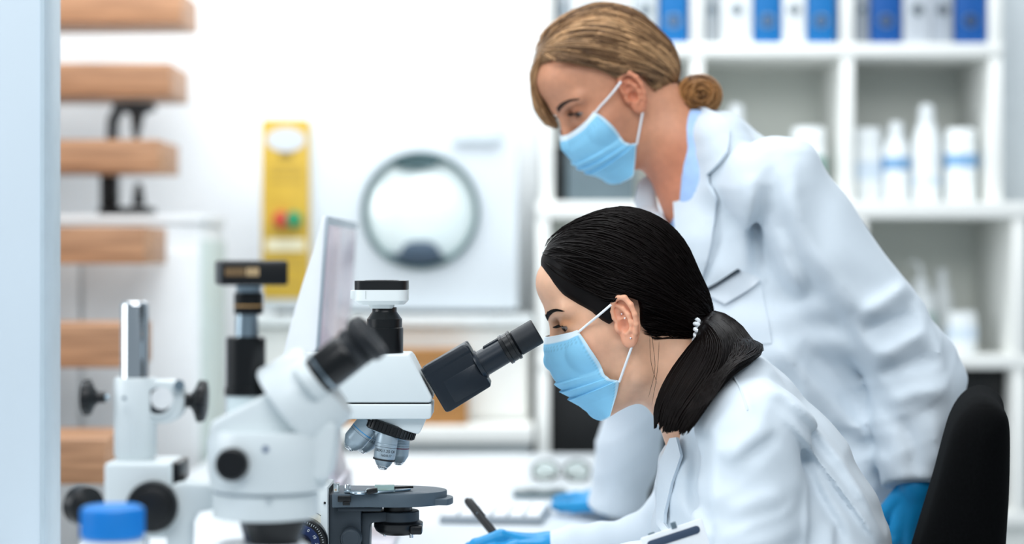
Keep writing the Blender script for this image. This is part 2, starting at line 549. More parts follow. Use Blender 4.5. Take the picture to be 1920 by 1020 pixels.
for x0, x1, c, where in BIND:
    a, b = xx(x0), xx(x1)
    y0 = SD + 0.02
    t = thing('ring_binder', f'{BN[c]} ring binder, {where}', 'binder', ((a + b) / 2, y0 + 0.14, ztop), 'ring binders on the top shelf')
    bmat = mat('binder_' + c, BC[c], 0.45, var=0.04, scale=20)
    w = b - a
    hh = 0.315
    MB().box(((a + b) / 2, y0 + 0.002, ztop + hh / 2), (w, 0.004, hh), bev=0.0012).build('spine', bmat, t)
    for s in (-1, 1):
        MB().box(((a + b) / 2 + s * (w / 2 - 0.0015), y0 + 0.145, ztop + hh / 2), (0.003, 0.28, hh), bev=0.001).build('cover', bmat, t)
    MB().box(((a + b) / 2, y0 + 0.15, ztop + hh / 2), (w - 0.008, 0.24, hh - 0.02)).build('pages', mat('paper', '#eceff0', 0.8), t)
    yy = (84 - 45) if 'blue' in c else (84 - 66)
    hz = W(0, yy, y0).z
    hr = min(0.0145, w * 0.34)
    hole = MB().cyl(((a + b) / 2, y0 + 0.001, hz), ((a + b) / 2, y0 - 0.0015, hz), hr, seg=24).build('finger_hole', mat('hole_dark_' + c, tuple(x * 0.28 for x in hexc(BC[c])), 0.6), t)
    MB().tube([((a + b) / 2 + hr * math.cos(k * math.pi / 12), y0 - 0.001, hz + hr * math.sin(k * math.pi / 12)) for k in range(24)], 0.0018, 6, closed=True).build('ring', STEEL, hole)

# dark file boxes in the left compartment
zs = zz(394) + T / 2 + 0.004
for (x0, x1, yt, cc, lab) in ((1042, 1062, 282, '#10181a', 'narrow black file box in the left shelf compartment'), (1064, 1192, 276, '#5f6f76', 'wide slate grey file box in the left shelf compartment')):
    a, b = xx(x0), xx(x1)
    t = thing('file_box', lab, 'box', ((a + b) / 2, SD + 0.14, zs))
    h = zz(yt) - zs
    m = mat('file' + cc, cc, 0.5, var=0.05)
    MB().box(((a + b) / 2, SD + 0.16, zs + h / 2), (b - a, 0.26, h), bev=0.002).build('body', m, t)
    MB().box(((a + b) / 2, SD + 0.16, zs + h + 0.006), (b - a, 0.264, 0.012), bev=0.002).build('lid', m, t)


# bottles
BOTW = mat('bottle_white', '#eff3f4', 0.35, var=0.01)
BOTB = mat('bottle_label_blue', '#7fa9d0', 0.5, var=0.05)
BOTL = mat('bottle_label_pale', '#d4e1ee', 0.5, var=0.05)


def bottle(px, ytop, w, zb, lab, kind='jar', lm=None, ly=None, yd=0.08):
    x = xx(px)
    y = SD + yd
    r = w / 2 / S(SD)
    H = zz(ytop) - zb
    t = thing('bottle', lab, 'bottle', (x, y, zb), 'white plastic bottles on the shelves')
    b = (x, y, zb)
    if kind == 'jar':
        MB().lathe(b, (0, 0, 1), [(0, r * .94), (0.004, r), (H * .74, r), (H * .8, r * .93)], 32).build('body', BOTW, t)
        MB().lathe((x, y, zb + H * .8), (0, 0, 1), [(0, r * .9), (0.002, r * .96), (H * .18, r * .96), (H * .2, r * .9)], 32).build('lid', BOTW, t)
    elif kind == 'wash':
        MB().lathe(b, (0, 0, 1), [(0, r * .94), (0.004, r), (H * .58, r), (H * .66, r * .85), (H * .7, r * .45)], 32).build('body', BOTW, t)
        MB().lathe((x, y, zb + H * .69), (0, 0, 1), [(0, r * .5), (H * .1, r * .5), (H * .12, r * .35)], 24).build('cap', BOTW, t)
        MB().tube([(x, y, zb + H * .8), (x, y, zb + H * .93), (x - r * .2, y, zb + H * .99), (x - r * .7, y - .01, zb + H)], [0.006, 0.005, 0.004, 0.003], 10).build('nozzle', BOTW, t)
    else:
        MB().lathe(b, (0, 0, 1), [(0, r * .94), (0.004, r), (H * .62, r), (H * .74, r * .8), (H * .84, r * .5), (H * .96, r * .42), (H, r * .3)], 32).build('body', BOTW, t)
        MB().lathe((x, y, zb + H * .86), (0, 0, 1), [(0, r * .56), (H * .1, r * .54), (H * .13, r * .4)], 24).build('cap', BOTW, t)
    if lm:
        z1, z0 = zz(ly[0]), zz(ly[1])
        MB().lathe((x, y, z0), (0, 0, 1), [(0, r * 1.002), (0.0005, r * 1.012), (z1 - z0 - .0005, r * 1.012), (z1 - z0, r * 1.002)], 32, cap=False).build('label', lm, t)
    return t


bottle(1637, 237, 56, zs, 'straight white jar bottle, leftmost on the right-hand shelf', 'jar', BOTL, (300, 335))
bottle(1692, 224, 52, zs, 'white bottle with narrow cap and blue band between jar and tall bottle', 'tall', BOTB, (292, 317))
bottle(1750, 190, 54, zs, 'tallest white bottle with tapered neck and plain body', 'tall', BOTL, (330, 345))
bottle(1815, 238, 60, zs, 'white jar bottle with blue band, rightmost on the shelf', 'jar', BOTB, (286, 312))
bottle(1387, 190, 56, zs, 'white tapered bottle peeking above the collar of the standing woman', 'tall')
bottle(1525, 236, 66, zs, 'white jar bottle just above the standing woman\'s shoulder', 'jar', mat('bottle_label_green', '#7aa39d', 0.5), (292, 330))
zs3 = zz(677) + T / 2
bottle(1745, 492, 60, zs3, 'white wash bottle with spout on the lower shelf beside the arm', 'wash', mat('label_pale_green', '#bcd0cb', 0.5), (588, 620), 0.12)
bottle(1814, 585, 58, zs3, 'short white jar on the lower shelf at the right', 'jar', BOTL, (612, 640), 0.06)
bottle(1800, 505, 40, zs3, 'slim clear-capped bottle behind the short white jar', 'tall', None, None, 0.2)

# ------------------------------------------------------------ stairs on the left
st = thing('staircase', 'open wooden staircase with thick floating treads at the left', 'stairs', (-1.2, 4.3, 0))
wood = mat('tread_wood', '#ab8160', 0.5, var=0.3, scale=5, stretch=(1.2, 9, 22), var2='#8f674a')
TR = [(3.5, 867, 197, 84), (3.78, 650, 213, 80), (4.06, 460, 271, 70), (4.34, 291, 298, 60), (4.62, 149, 320, 63), (4.9, 12, 341, 62)]
for d, yc, xr, th in TR:
    z = W(0, yc, d).z
    xr_ = W(xr if d != 3.78 else 236, 0, d).x
    x0 = -1.75
    MB().box(((x0 + xr_) / 2, d + 0.13, z), (xr_ - x0, 0.26, th / S(d)), bev=0.003).build('tread', wood, st)
zlo, zhi = W(0, 867, 3.5).z, W(0, 12, 4.9).z
sl = (zhi - zlo) / 1.4
for x in (-1.28, -1.62):
    ya, yb = 3.5 - (zlo - 0.1) / sl + 0.13, 5.15
    za, zb2 = 0.0, zlo + (5.02 - 3.63) * sl
    MB().prism([(x, ya - 0.05, 0.0), (x, ya + 0.12, 0.0), (x, 5.1, zhi - 0.19), (x, 5.1, zhi - 0.04)], (0.05, 0, 0), 0.003).build('stringer', mat('stringer_white', '#e6e9ea', 0.5), st)
for k in (1, 2, 3):
    d = 3.5 - 0.28 * k
    MB().box((-1.365, d + 0.13, zlo - k * 0.2), (0.77, 0.26, 0.078), bev=0.003).build('tread', wood, st)

# white cabinet below the stairs
cb = thing('cabinet', 'pale grey cabinet standing under the staircase treads', 'cabinet', (-1.05, 4.53, 0))
c0 = W(375, 403, 4.36)
cm = mat('cabinet_pale', '#e2e5e6', 0.5, var=0.015)
MB().box(((c0.x - 1.2) / 2, 4.53, (c0.z - 0.02) / 2), (c0.x + 1.2, 0.34, c0.z - 0.02), bev=0.003).build('body', cm, cb)
MB().box(((c0.x - 1.2) / 2, 4.53, c0.z - 0.009), (c0.x + 1.212, 0.352, 0.018), bev=0.002).build('top_board', cm, cb)
MB().box((c0.x + 0.004, 4.53, (c0.z - 0.05) / 2), (0.008, 0.33, c0.z - 0.06), bev=0.002).build('side_panel', mat('cabinet_side', '#c3cfcb', 0.5), cb)
for i in range(2):
    MB().box((-1.068 + 0.255 * i, 4.352, c0.z / 2 - 0.02), (0.248, 0.016, c0.z - 0.12), bev=0.003).build('door', cm, cb)

# small black bench microscope seen between the treads
DD = 4.665
bmk = thing('small_microscope', 'small black microscope on the cabinet seen between stair treads', 'microscope', W(238, 399, DD))
zc = c0.z
x_ = lambda p: W(p, 0, DD).x
z_ = lambda p: W(0, p, DD).z
MB().box(((x_(190) + x_(288)) / 2, DD, zc + 0.012), (x_(288) - x_(190), 0.09, 0.024), bev=0.006).build('base', BLACK, bmk)
MB().pprism([(190, 388), (190, 330), (200, 300), (203, 225), (212, 205), (226, 198), (232, 210), (222, 228), (218, 300), (222, 330), (222, 388)], DD, DD - 0.02, DD + 0.02, 0.004).build('arm', BLACK, bmk)
MB().pprism([(212, 192), (290, 192), (292, 206), (270, 214), (262, 250), (256, 262), (250, 250), (246, 214), (214, 206)], DD, DD - 0.018, DD + 0.018, 0.003).build('head', BLACK, bmk)
MB().cyl(W(256, 252, DD), W(256, 300, DD), 0.008).build('objective', BLACK, bmk)
MB().pprism([(218, 318), (285, 318), (285, 328), (218, 328)], DD, DD - 0.03, DD + 0.03, 0.002).build('stage', BLACK, bmk)
MB().cyl(W(260, 386, DD), W(260, 344, DD), 0.016, 0.008).build('lamp', BLACK, bmk)
MB().cyl((x_(206), DD - 0.035, z_(345)), (x_(206), DD + 0.035, z_(345)), 0.014).build('focus_knob', BLACK, bmk)
# ---------------------------------------------------------------- compound microscope (in focus)
D = 2.45
SM = S(D)
px = lambda n: n / SM
cm_ = thing('compound_microscope', 'white compound microscope with black eyepieces the seated woman looks into', 'microscope', (W(650, 0, D).x, D, TZ))
# base and arm
MB().pprism([(520, 1140), (540, 1100), (640, 1085), (840, 1090), (860, 1110), (862, 1150.3), (520, 1150.3)], D, D - 0.08, D + 0.08, 0.008, 3).build('base', SCOPEW, cm_)
MB().pprism([(536, 1110), (540, 760), (560, 745), (640, 752), (640, 790), (614, 800), (610, 905), (621, 905), (621, 1110)], D, D - 0.036, D + 0.036, 0.004, 3).build('arm', SCOPEW, cm_)
MB().pprism([(566, 905), (621, 905), (621, 1100), (566, 1100)], D, D - 0.044, D + 0.044, 0.003, 2).build('column', SCOPEW, cm_)
MB().cyl(W(609, 943, D - 0.0455), W(609, 943, D - 0.043), px(2.2), seg=12).build('screw_hole', BLACK, cm_)
# coarse focus knob with scale ring
kc = W(567, 1016, D - 0.044)
kn = MB().cyl(kc, kc + Vector((0, -0.022, 0)), px(48), bev=0.002, seg=48).build('focus_knob', BLACKM, cm_)
blue = mat('knob_blue', '#1c2c55', 0.3, 0.3, var=0.05)
MB().cyl(kc + Vector((0, -0.021, 0)), kc + Vector((0, -0.026, 0)), px(36), bev=0.001, seg=48).build('scale_disc', blue, kn)
MB().cyl(kc + Vector((0, -0.025, 0)), kc + Vector((0, -0.05, 0)), px(21), bev=0.002, seg=40).build('fine_knob', BLACKM, kn)
pw = mat('print_white', '#dfe6ea', 0.5)
ticks = MB()
for k in range(60):
    a = 2 * math.pi * k / 60
    L = 5 if k % 5 == 0 else 3
    dv = Vector((math.cos(a), 0, math.sin(a)))
    ticks.box(kc + dv * px(43 - L / 2) + Vector((0, -0.0222, 0)), (px(L), 0.0004, px(0.7)), Matrix.Rotation(-a, 3, 'Y'))
ticks.build('scale_ticks', pw, kn)
for k, n in ((60, '0'), (30, '10'), (90, '50'), (0, '20')):
    a = math.radians(k)
    dv = Vector((math.cos(a), 0, math.sin(a)))
    text_on_plane('scale_number', n, 0.005, kc + dv * px(30) + Vector((0, -0.0263, 0)), (math.sin(a), 0, -math.cos(a)), dv, pw, kn)
arcp = [W(567 + 60 * math.cos(math.radians(a)), 1016 - 60 * math.sin(math.radians(a)), D - 0.0445) for a in range(55, 100, 6)]
MB().tube(arcp, 0.0005, 5).build('direction_mark', BLACK, cm_)
MB().pprism([(586, 955), (608, 955), (608, 972), (586, 972)], D, D - 0.0447, D - 0.043).build('worn_label', mat('label_cream', '#dcdccf', 0.6, var=0.1, scale=200), cm_)

# head: upper block and lower nose block
MB().pprism([(560, 663), (769, 661), (775, 668), (813, 742), (811, 748), (808, 751), (540, 751), (540, 700)], D, D - 0.042, D + 0.042, 0.004, 3).build('head', SCOPEW, cm_)
MB().pprism([(545, 751), (806, 751), (806, 753.5), (545, 753.5)], D, D - 0.041, D + 0.041).build('head_joint', BLACK, cm_)
MB().pprism([(540, 753), (812, 753), (811, 778), (806, 781), (545, 781)], D, D - 0.043, D + 0.043, 0.004, 3).build('nose_block', SCOPEW, cm_)
MB().pprism([(690, 780), (801, 780), (799, 786), (790, 806), (786, 810), (777, 808), (700, 784)], D, D - 0.03, D + 0.03, 0.004, 3).build('nose_wedge', SCOPEW, cm_)

# camera on the photo tube
ct = thing('microscope_camera', 'white camera with black rounded lid on top of the compound microscope', 'camera', W(716, 663, D))
az = (0, 0, 1)
c0_ = W(721, 664, D)
MB().lathe(c0_, az, [(0, px(35)), (px(49), px(35)), (px(50), px(34)), (px(50.5), px(33)), (px(66), px(33)), (px(67), px(32)), (px(79), px(23.5)), (px(80), px(23)), (px(88), px(23))], 48).build('adapter_tube', BLACKM, ct)
text_on_cyl('tube_mark', '1.0', 0.0042, c0_, az, px(58), px(33), -math.pi / 2 - 0.75 + math.pi * 0.5 + 0.72, mat('faint_print', '#8b949b', 0.5), ct)
zb = c0_.z + px(86)
cw = mat('camera_white', '#e3e9e9', 0.3, var=0.01)


def slab(cx, cy, w, dep, z0, z1, r, m, nm, par, taper=1.0, bev=0.0015):
    b = MB()
    lo = [Vector((x, y, z0)) for x, y in rrect(cx - w / 2 * taper, cy - dep / 2 * taper, cx + w / 2 * taper, cy + dep / 2 * taper, r * taper)]
    hi = [Vector((x, y, z1)) for x, y in rrect(cx - w / 2, cy - dep / 2, cx + w / 2, cy + dep / 2, r)]
    a = [b.bm.verts.new(p) for p in lo]
    c = [b.bm.verts.new(p) for p in hi]
    n = len(a)
    fs = [b.bm.faces.new(a[::-1]), b.bm.faces.new(c)]
    for i in range(n):
        fs.append(b.bm.faces.new((a[i], a[(i + 1) % n], c[(i + 1) % n], c[i])))
    b._bevel(fs, bev, 2)
    return b.build(nm, m, par)


cx = W(716, 0, D).x
slab(cx, D, px(48), 0.034, zb, zb + px(8), 0.008, cw, 'camera_collar', ct, 0.9)
slab(cx, D, px(98), 0.062, zb + px(7.5), zb + px(15), 0.012, cw, 'camera_shoulder', ct, 0.86)
slab(cx, D, px(98), 0.062, zb + px(15), zb + px(35), 0.012, cw, 'camera_body', ct)
MB().box((cx - px(53), D, zb + px(26)), (px(10), 0.02, px(16)), bev=0.001).build('usb_port', cw, ct)
MB().box((cx - px(27), D - 0.0312, zb + px(26)), (px(0.8), 0.0006, px(15))).build('seam', mat('seam_grey', '#b4bcbc', 0.5), ct)
lid = slab(cx, D, px(98), 0.062, zb + px(35), zb + px(52), 0.012, BLACK, 'camera_lid', ct, 1.0, 0.004)
MB().lathe((cx, D, zb + px(51.6)), az, [(0, px(32)), (px(1.2), px(32)), (px(1.2), px(28)), (px(.6), px(27))], 40).build('lid_disc', BLACKM, lid)

# binocular tube: black prism housing and two eyepieces, tilted up to the right
ang = math.radians(30.5)
ax = Vector((math.cos(ang), 0, math.sin(ang)))
nx = Vector((-math.sin(ang), 0, math.cos(ang)))
o = W(818, 728, D)
TB = mat('tube_black_blue', '#101a24', 0.35, 0.1, var=0.06, bump=0.05, bscale=1200)


def rel(u, v, y=0):
    return o + ax * px(u) + nx * px(v) + Vector((0, y, 0))


MB().prism([rel(-4, -46, -0.038), rel(-4, 44, -0.038), rel(4, 47, -0.038), rel(88, 47, -0.038), rel(94, 40, -0.038), rel(94, -46, -0.038), rel(6, -48, -0.038)], (0, 0.076, 0), 0.004, 3).build('prism_housing', TB, cm_)
for sy in (-1, 1):
    p = rel(-4, 30, sy * 0.027)
    MB().lathe(p, ax, [(0, px(17)), (px(38), px(17)), (px(38.5), px(16)), (px(40), px(16)), (px(40.5), px(17)), (px(96), px(17)), (px(98), px(15))], 32).build('tube_hinge', TB, cm_)
MB().prism([rel(20, 6, -0.0385), rel(86, 6, -0.0385), rel(90, 2, -0.0385), rel(90, -40, -0.0385), rel(20, -40, -0.0385)], (0, 0.004, 0), 0.0015, 2).build('side_cover', TB, cm_)
for sy in (-1, 1):
    p = rel(90, -3, sy * 0.0145 - 0.012)
    e = MB().lathe(p, ax, [(0, px(26)), (px(3), px(27.5)), (px(8), px(27.5)), (px(8.5), px(24)), (px(58), px(23.5)), (px(58), px(24.5))], 40).build('eyepiece', TB, cm_)
    MB().lathe(p, ax, [(px(56), px(24)), (px(57), px(28)), (px(63), px(28.5)), (px(64), px(27)), (px(74), px(27)), (px(75), px(28.5)), (px(80), px(28.5)), (px(81), px(24))], 40).build('diopter_ring', BLACKM, e)
    MB().box(p + ax * px(42) + nx * px(24.5), (px(34), px(9), px(3.5)), Matrix.Rotation(-ang, 3, 'Y'), 0.0006).build('scale_bar', TB, e)
    MB().lathe(p, ax, [(px(80), px(21)), (px(84), px(24)), (px(126), px(24)), (px(128), px(22.5)), (px(128), px(17)), (px(124), px(13))], 40).build('eyecup', mat('eyecup_rubber', '#0d141b', 0.5, var=0.1), e)

# tilted nosepiece with four objectives
na = math.radians(19.5)
nax = Vector((-math.sin(na), 0, -math.cos(na)))          # optical axis of turret, pointing down-left
nd = Vector((math.cos(na), 0, -math.sin(na)))
nc = W(729, 793, D)
knurl = MB().lathe(nc - nax * px(4), nax, [(0, px(50)), (px(2), px(54)), (px(19), px(54)), (px(21), px(52)), (px(21), px(44))], 60)
knurl.build('nosepiece_ring', BLACKM, cm_)
kn2 = MB()
for k in range(44):
    a = 2 * math.pi * k / 44
    dv = nd * math.cos(a) + Vector((0, 1, 0)) * math.sin(a)
    kn2.tube([nc - nax * px(1) + dv * px(54), nc + nax * px(14) + dv * px(54)], px(1.6), 5)
kn2.build('nosepiece_knurl', BLACKM, cm_)
MB().lathe(nc + nax * px(16), nax, [(0, px(46)), (px(3), px(45)), (px(16), px(22)), (px(17), px(6))], 40).build('nosepiece_cone', STEEL, cm_)
objm = mat('objective_metal', '#a3b2bc', 0.4, 0.55, var=0.03, stretch=(1, 1, 30), scale=60)
ink = mat('print_ink', '#0d1116', 0.6)


def objective(tip, root, rr, band, nm, words=None, L1=0.42):
    tip, root = Vector(tip), Vector(root)
    a = (tip - root).normalized()
    L = (tip - root).length
    o_ = MB().lathe(root, a, [(0, rr * .9), (L * .04, rr), (L * .36, rr), (L * .37, rr * 0.97), (L * .38, rr), (L * .70, rr * .98), (L * .74, rr * .95), (L * .90, rr * .62), (L * .905, rr * .52)], 40).build(nm, objm, cm_)
    MB().lathe(root, a, [(L * .89, rr * .6), (L * .915, rr * .58), (L * .93, rr * .5), (L * .95, rr * .5), (L * .965, rr * .42), (L * .985, rr * .4), (L, rr * .3)], 32).build('front_lens', CHROME, o_)
    MB().lathe(root, a, [(L * .895, rr * .6), (L * .897, rr * .625), (L * .905, rr * .59)], 32, cap=False).build('lens_ring', ink, o_)
    if band:
        t0, t1, m = band
        MB().lathe(root, a, [(L * t0, rr * .99), (L * t0, rr * 1.008), (L * t1, rr * 1.006), (L * t1, rr * .97)], 40, cap=False).build('colour_band', m, o_)
    MB().lathe(root, a, [(L * .445, rr * .98), (L * .447, rr * 1.003), (L * .453, rr * 1.003), (L * .455, rr * .98)], 40, cap=False).build('groove', ink, o_)
    return o_, root, a, L


bl = mat('band_blue', '#2f8fc8', 0.4)
red = mat('band_red', '#7d2f4f', 0.4)
objective(W(652, 842, D - 0.012), W(696, 788, D - 0.012), px(22), (0.36, 0.385, bl), 'objective')
ob, r0, a0, L0 = objective(W(717, 880, D - 0.02), W(729, 802, D - 0.02), px(20.5), (0.74, 0.775, ink), 'objective')
af, uf, vf = frame_of(a0)
# angle facing the camera
angc = math.atan2(Vector((0, -1, 0)).dot(vf), Vector((0, -1, 0)).dot(uf))
text_on_cyl('engraving', '100X/1.25 Oil', 0.0050, r0, a0, L0 * 0.54, px(20.6), angc, ink, ob, -1)
text_on_cyl('engraving', '160/0.17', 0.0040, r0, a0, L0 * 0.645, px(20.5), angc - 0.2, ink, ob, -1)
ob2, r2, a2, L2 = objective(W(676, 848, D + 0.026), W(712, 792, D + 0.026), px(18.5), None, 'objective')
af, uf, vf = frame_of(a2)
angc = math.atan2(Vector((0, -1, 0)).dot(vf), Vector((0, -1, 0)).dot(uf))
text_on_cyl('engraving', '40X/0.65', 0.0052, r2, a2, L2 * 0.55, px(18.6), angc, ink, ob2, -1)
objective(W(747, 872, D + 0.022), W(752, 806, D + 0.022), px(18), (0.5, 0.53, red), 'objective')

# stage
zst = W(0, 918, D).z
sc_ = W(738, 0, D).x
R1 = px(100)
out = []
for k in range(40):
    a = -math.pi * 0.62 + k * (1.24 * math.pi) / 39
    out.append((sc_ + R1 * math.cos(a), D + R1 * 0.72 * math.sin(a)))
xl = W(629, 0, D).x
out = [(xl, D - 0.047)] + out + [(xl, D + 0.047)]
stg = MB().prism([Vector((x, y, zst)) for x, y in out], (0, 0, -px(25)), 0.0012, 2).build('stage', GREYM, cm_)
lip = [(sc_ + px(70), D - 0.028)] + [(sc_ + px(92) + px(20) * math.cos(a), D - 0.008 + 0.026 * math.sin(a)) for a in [math.radians(t) for t in range(-60, 61, 12)]] + [(sc_ + px(70), D + 0.014)]
MB().prism([Vector((x, y, zst - px(12))) for x, y in lip], (0, 0, -px(12)), 0.001, 2).build('stage_lip', GREYM, stg)
MB().box((W(634, 0, D).x, D - 0.02, zst + px(8)), (px(10), 0.012, px(15)), bev=0.0006).build('glass_stop', mat('clear_plastic', '#e6f2f4', 0.05, trans=0.85, var=0.01), stg)
MB().lathe(Vector((W(656, 0, D).x, D - 0.036, zst)), az, [(0, px(5)), (px(3), px(5)), (px(4), px(6)), (px(15), px(6)), (px(16), px(5.5))], 20).build('clip_screw', CHROME, stg)
MB().box((W(652, 0, D).x, D - 0.0495, zst - px(8)), (px(24), 0.006, px(11)), bev=0.0006).build('slide_holder_block', BLACKM, stg)
MB().box((W(656, 0, D).x, D - 0.052, zst - px(16)), (px(13), 0.005, px(6)), bev=0.0004).build('holder_tab', BLACKM, stg)
# slide clip: curved steel arm with black finger
arm_pts = []
for k in range(13):
    t = k / 12
    arm_pts.append(Vector((W(652 + 118 * t, 0, D).x, D - 0.042 - 0.010 * math.sin(math.pi * t * .9) + 0.03 * t * t, zst + px(3))))
MB().tube(arm_pts, [px(3.2) - px(1.2) * k / 12 for k in range(13)], 8).build('slide_clip', STEEL, stg)
MB().lathe(Vector((W(678, 0, D).x, D - 0.046, zst + px(0.5))), az, [(0, px(15)), (px(2), px(16)), (px(4), px(15)), (px(4.5), px(12))], 28, sx=1.0).build('clip_disc', STEEL, stg)
MB().box((W(703, 0, D).x, D - 0.048, zst + px(6)), (px(20), 0.009, px(9)), Matrix.Rotation(-0.2, 3, 'Y'), 0.001).build('clip_finger', BLACKM, stg)
MB().prism([Vector((W(740, 0, D).x, D - 0.015, zst + px(4))), Vector((W(770, 0, D).x, D - 0.012, zst + px(5))), Vector((W(776, 0, D).x, D - 0.008, zst + px(4))), Vector((W(770, 0, D).x, D - 0.003, zst + px(4))), Vector((W(740, 0, D).x, D - 0.003, zst + px(4)))], (0, 0, px(4)), 0.0006).build('clip_tip', BLACKM, stg)
sl = thing('glass_slide', 'clear glass slide held on the microscope stage', 'slide', Vector((W(722, 0, D).x, D - 0.02, zst)))
glass = mat('slide_glass', '#cfe6e4', 0.03, trans=0.7, var=0.01)
MB().box((W(716, 0, D).x, D - 0.022, zst + 0.002), (px(54), 0.026, 0.0016)).build('slide', glass, sl)
MB().box((W(724, 0, D).x, D - 0.03, zst + 0.006), (px(36), 0.006, 0.0066), bev=0.0004).build('cover_glass', mat('cover_glass_m', '#b9d6d3', 0.08, trans=0.45, var=0.02), sl)

# stage carrier, sub-stage arm, condenser
MB().pprism([(620, 922), (637, 922), (637, 945), (690, 945), (690, 951), (680, 952), (680, 1040), (620, 1040)], D, D - 0.03, D + 0.03, 0.0012).build('stage_carrier', DGREYM, cm_)
MB().pprism([(637, 945), (718, 945), (718, 952), (637, 952)], D, D - 0.036, D + 0.02, 0.001).build('carrier_top', DGREYM, cm_)
MB().pprism([(680, 958), (730, 956), (730, 975), (702, 976), (696, 980), (694, 1040), (680, 1040)], D, D - 0.02, D + 0.02, 0.0015).build('condenser_arm', DGREYM, cm_)
kq = W(659, 1008, D - 0.03)
MB().lathe(kq, (0, -1, 0), [(0, px(20)), (0.012, px(20)), (0.014, px(18)), (0.014, px(16)), (0.0145, px(15))], 36).build('condenser_knob', DGREYM, cm_)
cc = Vector((W(746, 0, D).x, D, 0))
zc1 = lambda y: W(0, y, D).z
MB().cyl((cc.x, D, zc1(944)), (cc.x, D, zc1(958)), px(27), seg=40).build('condenser_top', BLACKM, cm_)
kr = MB()
for k in range(50):
    a = 2 * math.pi * k / 50
    kr.box((cc.x + px(21.5) * math.cos(a), D + px(21.5) * math.sin(a), zc1(956.5)), (px(1.5), px(1.5), px(6)))
kr.build('condenser_knurl', CHROME, cm_)
MB().lathe((cc.x + px(2), D, zc1(976)), az, [(0, px(36)), (px(1), px(38)), (px(18), px(38)), (px(19.5), px(36)), (px(19.5), px(25))], 44).build('condenser_ring', DGREYM, cm_)
MB().lathe((cc.x + px(1), D, zc1(1000)), az, [(0, px(34)), (px(6), px(42)), (px(14), px(46)), (px(21), px(46)), (px(25), px(40))], 44).build('iris_housing', BLACKM, cm_)
MB().box((cc.x + px(36), D - 0.018, zc1(989)), (px(22), 0.02, px(16)), bev=0.002).build('iris_lever_block', BLACKM, cm_)
MB().cyl((cc.x - px(23), D - 0.016, zc1(1002)), (cc.x - px(23), D - 0.016, zc1(996)), px(2.2), seg=12).build('iris_screw', CHROME, cm_)
MB().cyl((cc.x + px(27), D - 0.02, zc1(1004)), (cc.x + px(27), D - 0.02, zc1(996)), px(3.6), seg=12).build('iris_screw', CHROME, cm_)
MB().cyl((cc.x, D, zc1(1092)), (cc.x, D, zc1(1072)), px(32), bev=0.002).build('lamp_housing', BLACKM, cm_)

# ---------------------------------------------------------------- stereo microscope (foreground, out of focus)
D2 = 1.95
q = lambda n: n / S(D2)
sm_ = thing('stereo_microscope', 'white stereo microscope on a chrome post stand in the foreground', 'microscope', (W(300, 0, D2).x, D2, TZ))
SW = SCOPEW
zq = lambda y: W(0, y, D2).z
xq = lambda x: W(x, 0, D2).x
MB().box((xq(390), D2 - 0.02, TZ + 0.012), (0.29, 0.22, 0.024), bev=0.008, seg=3).build('base', SW, sm_)
MB().cyl((xq(470), D2 - 0.02, TZ + 0.023), (xq(470), D2 - 0.02, TZ + 0.027), 0.045, seg=40).build('stage_plate', mat('stage_plate_m', '#d5dcde', 0.4), sm_)
# post
MB().lathe((xq(242), D2 + 0.03, TZ + 0.02), az, [(0, q(27)), (zq(574) - TZ - 0.02, q(27)), (zq(569) - TZ - 0.02, q(25)), (zq(566) - TZ - 0.02, q(21))], 40).build('post', CHROME, sm_)
MB().lathe((xq(243), D2 + 0.03, zq(870)), az, [(0, q(34)), (q(6), q(36)), (q(12), q(40)), (q(155), q(40)), (q(159), q(38))], 44).build('sleeve', SW, sm_)
for pth in ((250, 712, 300, 795),):
    MB().prism([W(x, y, D2 + 0.02) for x, y in [(240, 713), (318, 713), (334, 718), (343, 730), (346, 752), (342, 774), (330, 788), (312, 794), (250, 796), (240, 790)]], (0, 0.026, 0), 0.004, 3).build('clamp_block', SW, sm_)
# open clamp bore imitated: dark disc paints its shade, pale disc the light through
bc_ = W(297, 752, D2 + 0.019)
MB().lathe(bc_, (0, -1, 0), [(0.0, q(31)), (q(3), q(31)), (q(3), q(25)), (-0.004, q(25))], 40, cap=False).build('bore_rim', SW, sm_)
MB().lathe(bc_ + Vector((0, -0.0006, 0)), (0, -1, 0), [(0.0, q(25.5)), (0.0004, q(25.5))], 40).build('bore_shade', mat('bore_dark', '#2a3037', 0.5), sm_)
MB().cyl(bc_ + Vector((q(7), -0.0008, q(5))), bc_ + Vector((q(7), -0.002, q(5))), q(21), seg=36).build('bore_light_disc', mat('bore_light', '#e4e6e7', 0.5), sm_)


def knob(p, axis, L, r, nm='clamp_knob', par=None, m=BLACK):
    a, u, v = frame_of(axis)
    b = MB()
    b.lathe(p, axis, [(0, r * .32), (L * .35, r * .36), (L * .5, r * .6), (L * .62, r * .95), (L * .72, r), (L * .92, r), (L, r * .86)], 30)
    for k in range(10):
        an = 2 * math.pi * k / 10
        dv = u * math.cos(an) + v * math.sin(an)
        b.tube([Vector(p) + Vector(axis).normalized() * (L * .66) + dv * r * .97, Vector(p) + Vector(axis).normalized() * (L * .95) + dv * r * .93], r * .12, 6)
    return b.build(nm, m, par or sm_)


MB().cyl(W(205, 745, D2 + 0.03), W(185, 745, D2 + 0.03), q(5)).build('knob_screw', STEEL, sm_)
knob(W(198, 745, D2 + 0.03), (-1, 0, 0), q(44), q(33))
knob(W(342, 750, D2 + 0.03), (1, 0, -0.06), q(46), q(38))
MB().cyl(W(336, 722, D2 + 0.012), W(336, 722, D2 + 0.03), q(10), seg=20).build('set_screw', STEEL, sm_)
MB().cyl(W(233, 747, D2 - 0.0125), W(233, 747, D2), q(4), seg=14).build('set_screw', STEEL, sm_)
